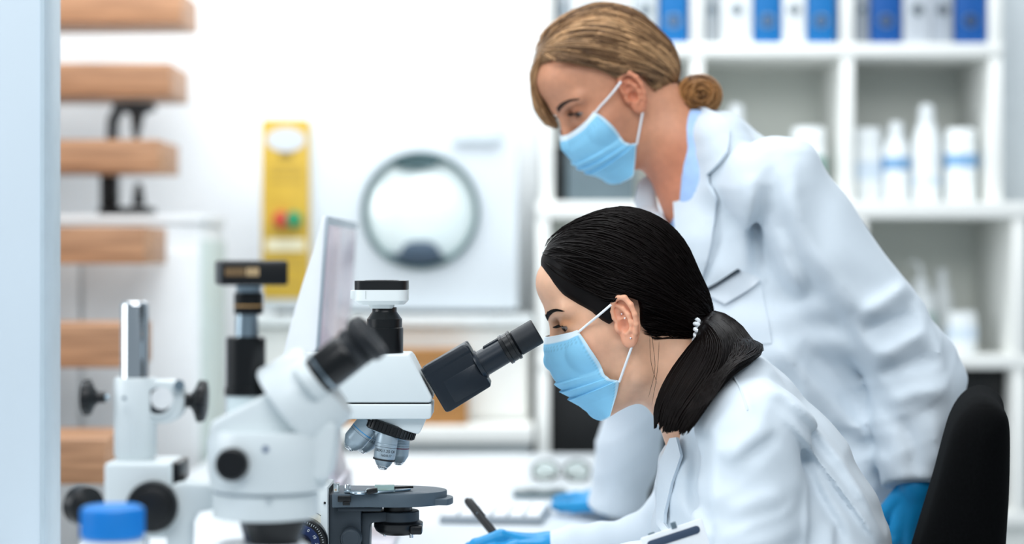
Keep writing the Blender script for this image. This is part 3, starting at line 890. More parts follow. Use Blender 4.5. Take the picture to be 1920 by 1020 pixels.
# rack block with focus knobs
MB().prism([W(x, y, D2 - 0.01) for x, y in [(195, 868), (322, 868), (322, 1010), (195, 1010)]], (0, 0.075, 0), 0.004, 3).build('focus_block', SW, sm_)
MB().prism([W(x, y, D2 - 0.005) for x, y in [(319, 868), (336, 868), (336, 908), (319, 908)]], (0, 0.06, 0), 0.002).build('rack_plate', BLACKM, sm_)
MB().cyl(W(334, 894, D2), W(348, 896, D2), q(8), seg=16, bev=0.001).build('rack_screw', BLACKM, sm_)
MB().lathe(W(288, 946, D2 - 0.01), (0.1, -1, 0), [(0, q(36)), (0.004, q(46)), (0.02, q(48)), (0.024, q(45)), (0.025, q(36)), (0.03, q(35)), (0.031, q(30))], 48).build('focus_knob', BLACK, sm_)
MB().lathe(W(170, 950, D2 + 0.02), (-0.55, 0.6, 0), [(0, q(14)), (0.006, q(36)), (0.02, q(38)), (0.023, q(34))], 40).build('focus_knob', BLACK, sm_)
# horizontal carrier arm and ring
MB().prism([W(x, y, D2 - 0.012) for x, y in [(322, 908), (345, 903), (470, 913), (470, 955), (400, 957), (370, 962), (357, 985), (354, 1060), (312, 1060), (310, 990)]], (0, 0.03, 0), 0.004, 3).build('carrier_arm', SW, sm_)
rc_ = W(498, 936, D2 - 0.03)
MB().lathe((rc_.x, rc_.y, zq(960)), az, [(0, q(92)), (q(2), q(97)), (q(44), q(97)), (q(46), q(94))], 56).build('carrier_ring', SW, sm_)
MB().cyl((rc_.x, rc_.y, zq(914)), (rc_.x, rc_.y, zq(908)), q(95), seg=56).build('ring_gap', mat('gap_grey', '#8e9aa4', 0.5), sm_)
MB().cyl(W(505, 936, rc_.y - q(97)), W(505, 936, rc_.y - q(101)), q(5), seg=14).build('ring_screw', mat('screw_grey', '#b9c3c8', 0.4, 0.5), sm_)
yb = rc_.y
# lower body
MB().lathe((rc_.x + q(5), yb, zq(910)), az, [(0, q(100)), (q(4), q(106)), (q(60), q(112)), (q(90), q(112)), (q(110), q(106))], 56).build('zoom_body', SW, sm_)
MB().prism([W(x, y, yb - q(62)) for x, y in [(393, 902), (391, 798), (398, 790), (508, 733), (560, 745), (632, 800), (626, 850), (616, 902)]], (0, q(124), 0), 0.012, 4).build('main_body', SW, sm_)
MB().lathe(W(441, 868, yb - q(92)), (-0.1, -1, 0), [(0, q(22)), (q(6), q(29)), (q(30), q(30)), (q(36), q(26))], 36).build('zoom_knob', BLACK, sm_)
MB().cyl(W(498, 842, yb - q(113)), W(498, 842, yb - q(105)), q(6), seg=14).build('body_screw', mat('mark_slate', '#5f6f8a', 0.5), sm_)
MB().pprism([(484, 812), (496, 808), (500, 822), (492, 836), (486, 830)], yb, yb - q(63.5), yb - q(58)).build('maker_mark', mat('mark_pale', '#c3ccd2', 0.5), sm_)
# tilted binocular head: short fat cylinder, axis up-right
ba = math.radians(38)
bx_ = Vector((math.cos(ba), 0, math.sin(ba)))
bn = Vector((-math.sin(ba), 0, math.cos(ba)))
bo = W(548, 764, yb)
MB().lathe(bo - bx_ * q(12), bx_, [(0, q(90)), (q(6), q(94)), (q(10), q(94)), (q(84), q(82)), (q(92), q(76)), (q(95), q(66))], 56).build('binocular_head', SW, sm_)
for sy, off in ((-1, 0), (1, 0)):
    py_ = Vector((0, sy * 0.030 - 0.004, 0))
    base = bo + bx_ * q(56) + bn * q(16) + py_
    t_ = MB().lathe(base, bx_, [(0, q(40)), (q(18), q(40)), (q(22), q(38))], 36).build('ocular_socket', SW, sm_)
    MB().lathe(base + bx_ * q(20), bx_, [(0, q(33)), (q(8), q(36)), (q(14), q(36)), (q(15), q(38)), (q(70), q(38)), (q(76), q(36)), (q(80), q(33)), (q(84), q(33))], 40).build('ocular_tube', BLACKM, t_)
    MB().lathe(base + bx_ * q(34), bx_, [(0, q(36.5)), (q(1), q(38.6)), (q(5), q(38.6)), (q(6), q(36))], 40, cap=False).build('ocular_band', STEEL, t_)
    MB().lathe(base + bx_ * q(96), bx_, [(0, q(34)), (q(6), q(38)), (q(18), q(39)), (q(22), q(35)), (q(30), q(44)), (q(40), q(46)), (q(46), q(44)), (q(48), q(36)), (q(44), q(28))], 40).build('eyecup', mat('soft_rubber', '#14181d', 0.5, var=0.1), t_)
# photo tube and camera
tcx = xq(466)
yb2 = yb + q(20)
MB().lathe((tcx, yb2, zq(790)), az, [(0, q(37)), (q(52), q(37))], 40).build('photo_socket', mat('socket_pale', '#cddadd', 0.35), sm_)
MB().lathe((tcx, yb2, zq(738)), az, [(0, q(39)), (q(14), q(39)), (q(15), q(36.5)), (q(106), q(36.5)), (q(109), q(33))], 44).build('photo_tube', BLACKM, sm_)
dc = thing('digital_camera', 'black box camera with gold print on the stereo microscope tube', 'camera', (tcx, yb2, zq(630)))
MB().lathe((tcx + q(2), yb2, zq(629)), az, [(0, q(22)), (q(42), q(20))], 36).build('silver_neck', STEEL, dc)
MB().lathe((tcx + q(5), yb2, zq(588)), az, [(0, q(26)), (q(2), q(27)), (q(38), q(27)), (q(40), q(25))], 36).build('lens_ring', BLACKM, dc)
MB().lathe((tcx + q(5), yb2, zq(574)), az, [(0, q(26.8)), (q(.5), q(27.6)), (q(3), q(27.6)), (q(3.5), q(26.8))], 36, cap=False).build('gold_band', GOLD, dc)
MB().lathe((tcx + q(5), yb2, zq(549)), az, [(0, q(22)), (q(14), q(24))], 36).build('mount', STEEL, dc)
MB().box((tcx + q(10), yb2, zq(511)), (q(124), q(110), q(46)), Matrix.Rotation(math.radians(14), 3, 'Z'), 0.003, 3).build('camera_body', BLACK, dc)
rz = Matrix.Rotation(math.radians(14), 3, 'Z')
fc = Vector((tcx + q(10), yb2, zq(511)))
for x0, x1, mm in ((-54, -18, mat('gold_dim', '#8a6f4d', 0.5, 0.2)), (-16, 8, mat('gold_pale', '#d8b98c', 0.5, 0.2))):
    for k in range(6 if x0 < -20 else 4):
        xk = x0 + (x1 - x0) * (k + 0.5) / (6 if x0 < -20 else 4)
        MB().box(fc + rz @ Vector((q(xk), -q(55.4), q(2))), (q(4.4), q(1), q(15)), rz).build('gold_letter', mm, dc)
# objective cone below
MB().lathe((rc_.x + q(16), yb, zq(1018)), az, [(0, q(44)), (q(4), q(46)), (q(16), q(48)), (q(52), q(62)), (q(60), q(63))], 44).build('objective_cone', BLACKM, sm_)
MB().lathe((rc_.x - q(20), yb + 0.012, zq(1008)), az, [(0, q(22)), (q(30), q(30)), (q(44), q(30))], 30).build('objective_side', blue, sm_)
MB().lathe((rc_.x - q(8), yb, zq(1040)), az, [(0, q(84)), (q(4), q(90)), (q(24), q(90)), (q(30), q(80)), (q(31), q(40))], 48).build('ring_light', mat('ring_light_white', '#d9dde3', 0.35), sm_)

# ---------------------------------------------------------------- blue-capped jar
D3 = 1.78
j = lambda n: n / S(D3)
jr = thing('jar', 'white plastic jar with a ribbed bright blue cap in the near left corner', 'jar', (W(211, 0, D3).x, D3, TZ))
b0 = Vector((W(211, 0, D3).x, D3, TZ))
HZ = W(0, 1002, D3).z - TZ
MB().lathe(b0, az, [(0, j(62)), (0.004, j(66)), (HZ - 0.02, j(66)), (HZ - 0.006, j(60)), (HZ - 0.004, j(52)), (HZ, j(52))], 48).build('body', mat('jar_white', '#eef2f3', 0.35), jr)
bcap = mat('cap_blue', '#1583d6', 0.42, var=0.04)
MB().lathe(b0 + Vector((0, 0, HZ - 0.003)), az, [(0, j(56)), (j(3), j(59)), (j(52), j(58)), (j(58), j(55)), (j(60), j(50)), (j(57), j(46)), (j(57), j(10))], 48).build('cap', bcap, jr)
rb = MB()
for k in range(64):
    a = 2 * math.pi * k / 64
    dv = Vector((math.cos(a), math.sin(a), 0))
    rb.tube([b0 + Vector((0, 0, HZ + j(2))) + dv * j(58.6), b0 + Vector((0, 0, HZ + j(48))) + dv * j(58)], j(1.4), 5)
rb.build('cap_ribs', bcap, jr)

# ---------------------------------------------------------------- desktop computer seen edge-on
dcp = thing('monitor', 'white desktop monitor seen edge-on behind the microscopes', 'monitor', (-0.27, 3.06, TZ))
XM = -0.262
Y0, Y1 = 2.80, 3.34
zt, zbm = W(0, 405, Y0).z, W(0, 812, Y0).z
prof = []
NV = 14
for k in range(NV + 1):
    t = k / NV
    z = zt + (zbm - zt) * t
    xf = XM - 0.022 * t
    th = 0.005 + 0.046 * math.sin(min(1, t * 1.12) * math.pi * 0.5) ** 1.2 * (1 - 0.55 * max(0, t - 0.72) / 0.28)
    prof.append((xf, th, z))
loop = [Vector((xf, Y0, z)) for xf, th, z in prof] + [Vector((xf - th, Y0, z)) for xf, th, z in prof[::-1]]
MB().prism(loop, (0, Y1 - Y0, 0), 0.002).build('back_shell', mat('monitor_white', '#f0f3f6', 0.35, var=0.01), dcp)
f0, f1 = prof[0], prof[-1]
nrm = Vector((f1[2] - f0[2], 0, -(f1[0] - f0[0]))).normalized()
if nrm.x < 0:
    nrm = -nrm


def scr(y0, y1, t0, t1, off, th, nm, m):
    P0 = Vector((f0[0] + (f1[0] - f0[0]) * t0, 0, f0[2] + (f1[2] - f0[2]) * t0)) + nrm * off
    P1 = Vector((f0[0] + (f1[0] - f0[0]) * t1, 0, f0[2] + (f1[2] - f0[2]) * t1)) + nrm * off
    return MB().prism([(P0.x, y0, P0.z), (P0.x, y1, P0.z), (P1.x, y1, P1.z), (P1.x, y0, P1.z)], nrm * th, 0.0005).build(nm, m, dcp)


scr(Y0 + 0.001, Y1 - 0.001, 0.0, 1.0, 0.0, 0.003, 'bezel', mat('bezel_grey', '#a9b4bd', 0.35, 0.3))
scr(Y0 + 0.02, Y1 - 0.02, 0.04, 0.86, 0.0031, 0.0008, 'screen', mat('screen_pink', '#d9c4cc', 0.22, var=0.12, scale=14, var2='#c4bcc8'))
MB().pprism([(598, 770), (616, 770), (620, 810), (642, 893), (660, 960), (640, 962), (622, 900), (604, 820)], 3.07, 2.97, 3.17, 0.002).build('stand_neck', mat('stand_alu', '#c9c3cb', 0.3, 0.4), dcp)
MB().box((XM - 0.0, 3.07, TZ + 0.005), (0.17, 0.2, 0.01), bev=0.003).build('stand_foot', mat('stand_alu', '#c9c3cb'), dcp)
MB().pprism([(616, 890), (650, 890), (662, 1010), (612, 1010)], 3.07, 2.98, 3.16, 0.002).build('stand_post', mat('stand_alu', '#c9c3cb'), dcp)

# ---------------------------------------------------------------- things lying on the table
def on(px_, py_):
    d = (CAMZ - TZ) * FPX / (py_ - HOR)
    return Vector(((px_ - 960) * d / FPX, d, TZ))


kb = thing('keypad', 'small white keypad lying on the table behind the pen', 'keypad', on(930, 972))
kp = on(930, 972)
rk = Matrix.Rotation(math.radians(-6), 3, 'Z')
MB().box(kp + Vector((0, 0, 0.006)), (0.17, 0.16, 0.012), rk, 0.003).build('case', mat('keypad_grey', '#8e979e', 0.5), kb)
for i in range(6):
    for k in range(7):
        MB().box(kp + rk @ Vector((-0.068 + 0.0272 * i, -0.066 + 0.022 * k, 0.0)) + Vector((0, 0, 0.0145)), (0.0215, 0.0175, 0.007), rk, 0.0015, 1).build('key', mat('key_white', '#f3f5f7', 0.5), kb)
ph = thing('phone', 'dark slate phone lying flat beside the blue gloved hand', 'phone', on(1013, 930))
pp = on(1013, 930)
MB().prism([Vector((pp.x + x, pp.y + y, TZ)) for x, y in rrect(-0.05, -0.045, 0.05, 0.045, 0.02)], (0, 0, 0.009), 0.002).build('body', mat('phone_slate', '#5e6f76', 0.4), ph)
MB().prism([Vector((pp.x + x, pp.y + y, TZ + 0.009)) for x, y in rrect(-0.045, -0.04, 0.045, 0.04, 0.017)], (0, 0, 0.0008)).build('screen', mat('phone_glass', '#46555c', 0.2), ph)
# eyeglasses
eg = thing('eyeglasses', 'folded eyeglasses with thin dark rims on the far table', 'glasses', on(1052, 902))
gp = on(1052, 902)
gm = mat('glasses_frame', '#26302c', 0.35, var=0.1)
for s, nm in ((-1, 0), (1, 1)):
    c = gp + Vector((s * 0.031, 0, 0.02))
    rim = [c + Vector((0.025 * math.cos(a), 0.004 * math.sin(a), 0.0195 * math.sin(a))) for a in [2 * math.pi * k / 28 for k in range(28)]]
    r_ = MB().tube(rim, 0.0024, 6, closed=True).build('rim', gm, eg)
    MB().prism([c + Vector((0.0245 * math.cos(a), 0.004 * math.sin(a), 0.019 * math.sin(a))) for a in [2 * math.pi * k / 28 for k in range(28)]], (0, 0.0012, 0)).build('lens', mat('lens_glass', '#f2faf6', 0.02, trans=0.92, var=0.0), r_)
    MB().tube([c + Vector((s * 0.026, 0.002, 0.006)), c + Vector((s * 0.027, 0.02, 0.003)), c + Vector((-s * 0.02, 0.035, -0.012)), c + Vector((-s * 0.09, 0.03, -0.017))], 0.0019, 6).build('temple', mat('temple_brown', '#5c463c', 0.4) if s > 0 else gm, eg)
MB().tube([gp + Vector((-0.007, 0, 0.024)), gp + Vector((0, 0.002, 0.027)), gp + Vector((0.007, 0, 0.024))], 0.0016, 6).build('bridge', gm, eg)
# notebook under the writing hand
nb = thing('notebook', 'open white notebook under the writing hand', 'notebook', Vector((-0.0, 2.72, TZ)))
for sgn in (-1, 1):
    MB().box((-0.02, 2.80 + sgn * 0.085, TZ + 0.0052), (0.24, 0.165, 0.0056), Matrix.Rotation(math.radians(2), 3, 'Z'), 0.002).build('pages', mat('paper', '#eceff0'), nb)
MB().box((-0.02, 2.80, TZ + 0.0012), (0.25, 0.345, 0.0024), Matrix.Rotation(math.radians(2), 3, 'Z'), 0.0008).build('cover', mat('cover_grey', '#9aa2aa', 0.5), nb)
cl = MB()
for k in range(12):
    z = TZ + 0.012
    c = Vector((-0.02 + (k - 5.5) * 0.019, 2.80, TZ + 0.0085))
    cl.tube([c + Vector((0, 0.009 * math.cos(a), 0.007 * math.sin(a))) for a in [2 * math.pi * i / 12 for i in range(12)]], 0.0009, 5, closed=True)
cl.build('spiral_binding', STEEL, nb)
# ---------------------------------------------------------------- implicit surfaces for bodies and cloth
def smin(a, b, k):
    h = np.clip(0.5 + 0.5 * (b - a) / k, 0, 1)
    return b * (1 - h) + a * h - k * h * (1 - h)


def smax(a, b, k):
    return -smin(-a, -b, k)


def ell(P, c, r):
    q_ = P - np.array(c, dtype=np.float32)
    r = np.array(r, dtype=np.float32)
    k0 = np.linalg.norm(q_ / r, axis=1)
    k1 = np.linalg.norm(q_ / (r * r), axis=1) + 1e-9
    return k0 * (k0 - 1) / k1


def cap(P, a, b, ra, rb=None):
    rb = ra if rb is None else rb
    a = np.array(a, dtype=np.float32)
    b = np.array(b, dtype=np.float32)
    ab = b - a
    h = np.clip(((P - a) @ ab) / (ab @ ab + 1e-12), 0, 1)
    return np.linalg.norm(P - a - h[:, None] * ab, axis=1) - (ra + (rb - ra) * h)


def chain(P, pts, rr, k=0.01):
    f = None
    for i in range(len(pts) - 1):
        g = cap(P, pts[i], pts[i + 1], rr[i], rr[i + 1])
        f = g if f is None else smin(f, g, k)
    return f


def poly2(X, Z, poly):
    """signed distance to a closed 2-D polygon"""
    n = len(poly)
    d2 = np.full(X.shape, 1e9, dtype=np.float32)
    ins = np.zeros(X.shape, dtype=bool)
    for i in range(n):
        x0, z0 = poly[i]
        x1, z1 = poly[(i + 1) % n]
        ex, ez = x1 - x0, z1 - z0
        t = np.clip(((X - x0) * ex + (Z - z0) * ez) / (ex * ex + ez * ez + 1e-12), 0, 1)
        d2 = np.minimum(d2, (X - x0 - t * ex) ** 2 + (Z - z0 - t * ez) ** 2)
        c = ((z0 > Z) != (z1 > Z)) & (X < (x1 - x0) * (Z - z0) / (z1 - z0 + 1e-12) + x0)
        ins ^= c
    d = np.sqrt(d2)
    return np.where(ins, -d, d)


def line2(X, Z, pts):
    """distance and signed side to an open polyline"""
    best = np.full(X.shape, 1e9, dtype=np.float32)
    side = np.zeros(X.shape, dtype=np.float32)
    par = np.zeros(X.shape, dtype=np.float32)
    n = len(pts) - 1
    for i in range(n):
        x0, z0 = pts[i]
        x1, z1 = pts[i + 1]
        ex, ez = x1 - x0, z1 - z0
        L = math.hypot(ex, ez)
        t = np.clip(((X - x0) * ex + (Z - z0) * ez) / (L * L + 1e-12), 0, 1)
        d = np.hypot(X - x0 - t * ex, Z - z0 - t * ez)
        s = ((X - x0) * ez - (Z - z0) * ex) / L
        m = d < best
        best = np.where(m, d, best)
        side = np.where(m, s, side)
        par = np.where(m, (i + t) / n, par)
    return best, side, par


def sdf_mesh(f, lo, hi, h, slack=1.0):
    """surface nets over the sparse blocks that touch the surface"""
    B = 8
    lo = np.array(lo, dtype=np.float32)
    n = np.ceil((np.array(hi) - lo) / h / B).astype(int) * B
    nb = n // B
    bi = np.stack(np.meshgrid(*[np.arange(k) for k in nb], indexing='ij'), -1).reshape(-1, 3)
    bc_ = lo + (bi * B + B / 2).astype(np.float32) * h
    fc_ = f(bc_.astype(np.float32))
    act = np.abs(fc_) < B * h * 0.87 * 1.12 + slack * h * 2
    vals = np.repeat(np.repeat(np.repeat(np.sign(fc_).reshape(nb).astype(np.float32), B, 0), B, 1), B, 2)
    vals = np.pad(vals, ((0, 1), (0, 1), (0, 1)), mode='edge')
    off = np.stack(np.meshgrid(*[np.arange(B + 1)] * 3, indexing='ij'), -1).reshape(-1, 3)
    ab = bi[act]
    CH = 1500
    for s in range(0, len(ab), CH):
        idx = (ab[s:s + CH, None, :] * B + off[None]).reshape(-1, 3)
        v = f((lo + idx.astype(np.float32) * h).astype(np.float32))
        vals[idx[:, 0], idx[:, 1], idx[:, 2]] = v
    ins = vals < 0
    cnt = np.zeros(tuple(n), dtype=np.int8)
    sl = lambda a, i, j, k: a[i:i + n[0], j:j + n[1], k:k + n[2]]
    for i in (0, 1):
        for j_ in (0, 1):
            for k in (0, 1):
                cnt += sl(ins, i, j_, k)
    cells = np.argwhere((cnt > 0) & (cnt < 8))
    vid = np.full(tuple(n), -1, dtype=np.int32)
    vid[cells[:, 0], cells[:, 1], cells[:, 2]] = np.arange(len(cells))
    acc = np.zeros((len(cells), 3), dtype=np.float32)
    num = np.zeros(len(cells), dtype=np.float32)
    corners = [(i, j_, k) for i in (0, 1) for j_ in (0, 1) for k in (0, 1)]
    for a in corners:
        for ax_ in range(3):
            if a[ax_] == 1:
                continue
            b = list(a)
            b[ax_] = 1
            va = vals[cells[:, 0] + a[0], cells[:, 1] + a[1], cells[:, 2] + a[2]]
            vb = vals[cells[:, 0] + b[0], cells[:, 1] + b[1], cells[:, 2] + b[2]]
            m = (va < 0) != (vb < 0)
            t = va / (va - vb + 1e-12)
            p = np.zeros((len(cells), 3), dtype=np.float32)
            p[:] = a
            p[:, ax_] = t
            acc[m] += p[m]
            num[m] += 1
    V = lo + (cells + acc / np.maximum(num, 1)[:, None]) * h
    faces = []
    for ax_ in range(3):
        o1, o2 = [(1, 2), (2, 0), (0, 1)][ax_]
        A = [slice(0, n[0]), slice(0, n[1]), slice(0, n[2])]
        Bs = list(A)
        Bs[ax_] = slice(1, n[ax_] + 1)
        ia, ib = ins[tuple(A)], ins[tuple(Bs)]
        e = np.argwhere(ia != ib)
        e = e[(e[:, o1] > 0) & (e[:, o2] > 0)]
        inside = ia[e[:, 0], e[:, 1], e[:, 2]]

        def c(d1, d2):
            k = e.copy()
            k[:, o1] -= d1
            k[:, o2] -= d2
            return vid[k[:, 0], k[:, 1], k[:, 2]]
        q4 = np.stack([c(1, 1), c(0, 1), c(0, 0), c(1, 0)], 1)
        q4 = np.where(inside[:, None], q4, q4[:, ::-1])
        faces.append(q4)
    F = np.concatenate(faces)
    F = F[(F >= 0).all(1)]
    return V, F


def relax(V, F, it=2, lam=.5):
    """smooth out the stair-steps of the sampled surface"""
    a = np.concatenate([F[:, 0], F[:, 1], F[:, 2], F[:, 3]])
    b = np.concatenate([F[:, 1], F[:, 2], F[:, 3], F[:, 0]])
    i, j_ = np.concatenate([a, b]), np.concatenate([b, a])
    cnt = np.bincount(i, minlength=len(V))[:, None]
    for _ in range(it):
        s = np.stack([np.bincount(i, V[j_, k], minlength=len(V)) for k in range(3)], 1)
        V = V * (1 - lam) + lam * s / np.maximum(cnt, 1)
    return V


def grad(f, P, e=0.0015):
    g = np.zeros_like(P)
    for i in range(3):
        d = np.zeros(3, dtype=np.float32)
        d[i] = e
        g[:, i] = f(P + d) - f(P - d)
    return g / (np.linalg.norm(g, axis=1)[:, None] + 1e-9)


def ray_y(f, X, Z, y0, y1, off=0.0, steps=160):
    """first surface met looking along +Y at each (X, Z)"""
    Y = np.full(X.shape, y0, dtype=np.float32)
    st_ = (y1 - y0) / steps
    hit = np.zeros(X.shape, dtype=bool)
    for _ in range(steps):
        P = np.stack([X, Y, Z], 1).astype(np.float32)
        d = f(P) - off
        hit |= d < 0.0005
        Y = np.where(hit, Y, np.minimum(Y + np.clip(d * 0.8, 0.0004, 0.03), y1))
    return Y, hit


def drape(name, polyp, d, f, off, thick, m, parent, y0, y1, step=0.006, colors=None):
    """cloth piece: outline in pixels at distance d laid on the surface f seen from the front, with thickness"""
    from mathutils.geometry import delaunay_2d_cdt
    sc = d / FPX
    out = [((x - 960) * sc, CAMZ - (y - HOR) * sc) for x, y in polyp]
    bpts = []
    for i in range(len(out)):
        a, b = out[i], out[(i + 1) % len(out)]
        L = math.hypot(b[0] - a[0], b[1] - a[1])
        k = max(1, int(L / step))
        for t in range(k):
            bpts.append((a[0] + (b[0] - a[0]) * t / k, a[1] + (b[1] - a[1]) * t / k))
    nb_ = len(bpts)
    xs = [p[0] for p in out]
    zs_ = [p[1] for p in out]
    gx, gz = np.meshgrid(np.arange(min(xs), max(xs), step), np.arange(min(zs_), max(zs_), step))
    gx, gz = gx.ravel(), gz.ravel()
    ins = poly2(gx, gz, out) < -step * 0.45
    pts = [Vector(p) for p in bpts] + [Vector((x, z)) for x, z in zip(gx[ins], gz[ins])]
    edges = [(i, (i + 1) % nb_) for i in range(nb_)]
    vv, ee, ff, *_ = delaunay_2d_cdt(pts, edges, [], 1, 1e-6)
    X = np.array([v.x for v in vv], dtype=np.float32)
    Z = np.array([v.y for v in vv], dtype=np.float32)
    Y, hit = ray_y(f, X, Z, y0, y1)
    if (~hit).any() and hit.any():
        hx, hz, hy = X[hit], Z[hit], Y[hit]
        for i in np.where(~hit)[0]:
            k = np.argmin((hx - X[i]) ** 2 + (hz - Z[i]) ** 2)
            Y[i] = hy[k]
    P = np.stack([X, Y, Z], 1).astype(np.float32)
    g = grad(f, P, 0.006)
    g[:, 1] -= 0.35
    g /= np.linalg.norm(g, axis=1)[:, None]
    front = P + g * (off + thick)
    back = P + g * off
    n = len(P)
    F = []
    cnt = {}
    for t in ff:
        a, b, c = P[t[0]], P[t[1]], P[t[2]]
        nn = np.cross(b - a, c - a)
        t = list(t) if nn[1] < 0 else list(t)[::-1]
        F.append(t)
        F.append([x + n for x in t[::-1]])
        for i in range(len(t)):
            e = (t[i], t[(i + 1) % len(t)])
            cnt[e] = 1
    for (a, b) in list(cnt):
        if (b, a) not in cnt:
            F.append([b, a, a + n, b + n])
    return np_mesh(name, np.concatenate([front, back]), F, m, parent, smooth=True, angle=50)


def strands(name, paths, rad, m, parent, colors=None, tip=0.25):
    """paths: (N, K, 3) -> thin three-sided tubes in one mesh"""
    N, K, _ = paths.shape
    T_ = np.gradient(paths, axis=1)
    T_ /= np.linalg.norm(T_, axis=2, keepdims=True) + 1e-9
    ref = np.array([0.3, -0.8, 0.52])
    U = np.cross(T_, ref)
    U /= np.linalg.norm(U, axis=2, keepdims=True) + 1e-9
    V = np.cross(T_, U)
    s = np.linspace(0, 1, K)
    prof = np.minimum(1, np.minimum(s / 0.08 + tip, (1 - s) / 0.15 + tip))
    r = (np.asarray(rad).reshape(-1, 1) * prof[None])[..., None]
    vs_ = []
    for k in range(3):
        a = 2 * math.pi * k / 3
        vs_.append(paths + r * (U * math.cos(a) + V * math.sin(a)))
    VV = np.stack(vs_, 2).reshape(-1, 3)
    base = (np.arange(N)[:, None] * K + np.arange(K - 1)[None]).ravel() * 3
    F = []
    for k in range(3):
        k2 = (k + 1) % 3
        F.append(np.stack([base + k, base + k2, base + k2 + 3, base + k + 3], 1))
    F = np.concatenate(F)
    cc = None
    if colors is not None:
        cc = np.repeat(colors, K * 3, axis=0)
    return np_mesh(name, VV, F, m, parent, smooth=True, colors=cc)


class Head:
    """local axes: x forward, y to the person's left, z up, origin between the ears"""

    def __init__(self, origin, pitch, yaw, roll=0.0, scale=1.0):
        th, ps = math.radians(pitch), math.radians(yaw)
        f0 = Vector((-math.cos(ps), -math.sin(ps), 0))
        left = Vector((math.sin(ps), -math.cos(ps), 0))
        up0 = Vector((0, 0, 1))
        fw = f0 * math.cos(th) - up0 * math.sin(th)
        up = up0 * math.cos(th) + f0 * math.sin(th)
        if roll:
            c, s = math.cos(math.radians(roll)), math.sin(math.radians(roll))
            up, left = up * c + left * s, left * c - up * s
        self.R = np.array([fw, left, up]).T.astype(np.float32)     # columns are the axes
        self.o = np.array(origin, dtype=np.float32)
        self.s = scale

    def w(self, p):
        return (np.asarray(p, dtype=np.float32) * self.s) @ self.R.T + self.o

    def l(self, p):
        return ((np.asarray(p, dtype=np.float32) - self.o) @ self.R) / self.s


def face_sdf(P, neck, brow=1.0):
    A = P.copy()
    A[:, 1] = np.abs(A[:, 1])
    f = ell(A, (-.014, 0, .042), (.095, .0735, .087))
    f = smin(f, ell(A, (.030, 0, -.008), (.053, .059, .072)), .02)
    f = smin(f, ell(A, (.040, 0, -.055), (.043, .043, .039)), .02)
    f = smin(f, cap(A, (.004, .053, -.018), (.012, .047, -.056), .013, .012), .018)
    f = smin(f, cap(A, (.012, .046, -.057), (.066, .014, -.080), .013, .013), .018)
    f = smin(f, ell(A, (.068, 0, -.080), (.014, .016, .013)), .012)
    f = smin(f, ell(A, (.050, .047, -.002), (.026, .014, .015)), .018)
    f = smin(f, ell(A, (.060, .030, -.020), (.024, .024, .026)), .018)
    f = smin(f, cap(A, (.075, .010, .048), (.058, .046, .050), .010, .009), .012)
    f = smin(f, ell(A, (.045, 0, .082), (.038, .05, .035)), .02)
    # eye socket, lids
    f = smax(f, -ell(A, (.082, .032, .031), (.014, .018, .0115)), .008)
    eye = np.array((.0615, .0315, .031))
    lid = np.linalg.norm(A - eye.astype(np.float32), axis=1) - .0142
    q_ = A - eye.astype(np.float32)
    dn = q_[:, 2] + 0.0016 + 0.10 * (q_[:, 1] - 0.0)
    slot = ell(A, eye + np.array((.0125, .001, -.0022)), (.0115, .0125, .0036))
    f = smin(f, lid, .004)
    f = smax(f, -slot, .0012)
    # nose and mouth
    f = smin(f, cap(A, (.079, 0, .036), (.098, 0, -.002), .0062, .0095), .010)
    f = smin(f, ell(A, (.098, 0, -.006), (.011, .010, .009)), .006)
    f = smin(f, ell(A, (.088, .012, -.009), (.009, .007, .008)), .006)
    f = smin(f, cap(A, (.089, 0, -.037), (.080, .02, -.042), .006, .004), .006)
    f = smin(f, cap(A, (.087, 0, -.048), (.078, .017, -.046), .007, .004), .006)
    f = smin(f, chain(P, *neck, k=.02), .022)
    return f


def ear_sdf(Q):
    """ear plane: a back, b up, c outward"""
    f = ell(Q, (.0145, .003, .0035), (.0165, .029, .0045))
    hel = [(.0045, .000, .006), (.0015, .010, .008), (.0015, .019, .009), (.006, .0285, .0095), (.0145, .0335, .010), (.0235, .0305, .0105), (.0290, .0205, .011), (.0305, .008, .011), (.0285, -.004, .010), (.0235, -.014, .008), (.018, -.021, .006)]
    rr = [.0022, .0026, .0028, .0032, .0034, .0034, .0033, .0031, .0029, .0029, .003]
    f = smin(f, chain(Q, hel, rr, .002), .0022)
    f = smin(f, chain(Q, [(.0085, .024, .006), (.0165, .0185, .0075), (.0215, .0095, .0085), (.0220, .000, .0085), (.0185, -.009, .0080), (.0125, -.0125, .0075)], [.0024, .0030, .0032, .0032, .0032, .0034], .003), .0025)
    f = smin(f, ell(Q, (.0115, -.0205, .005), (.0100, .0100, .0046)), .004)
    f = smin(f, ell(Q, (.0015, -.003, .006), (.0042, .0065, .0040)), .003)
    f = smin(f, ell(Q, (.008, .000, -.004), (.012, .020, .007)), .005)
    f = smax(f, -ell(Q, (.0112, -.0015, .0105), (.0075, .0085, .0085)), .002)
    f = smax(f, -ell(Q, (.0105, .0115, .0105), (.0060, .0050, .0060)), .002)
    return f


EAR_A = math.radians(27)


def ear_frame(side, tilt=8):
    """maps ear plane coordinates to head coordinates"""
    t = math.radians(tilt)
    back = np.array((-1.0, 0, 0))
    up = np.array((0, 0, 1.0))
    back, up = back * math.cos(t) - up * math.sin(t), up * math.cos(t) + back * math.sin(t)
    outw = np.array((0, side * 1.0, 0))
    b2 = back * math.cos(EAR_A) + outw * math.sin(EAR_A)
    o2 = outw * math.cos(EAR_A) - back * math.sin(EAR_A)
    R_ = np.stack([b2, up, o2], 1)
    return R_, np.array((.0105, side * .0685, .0075))


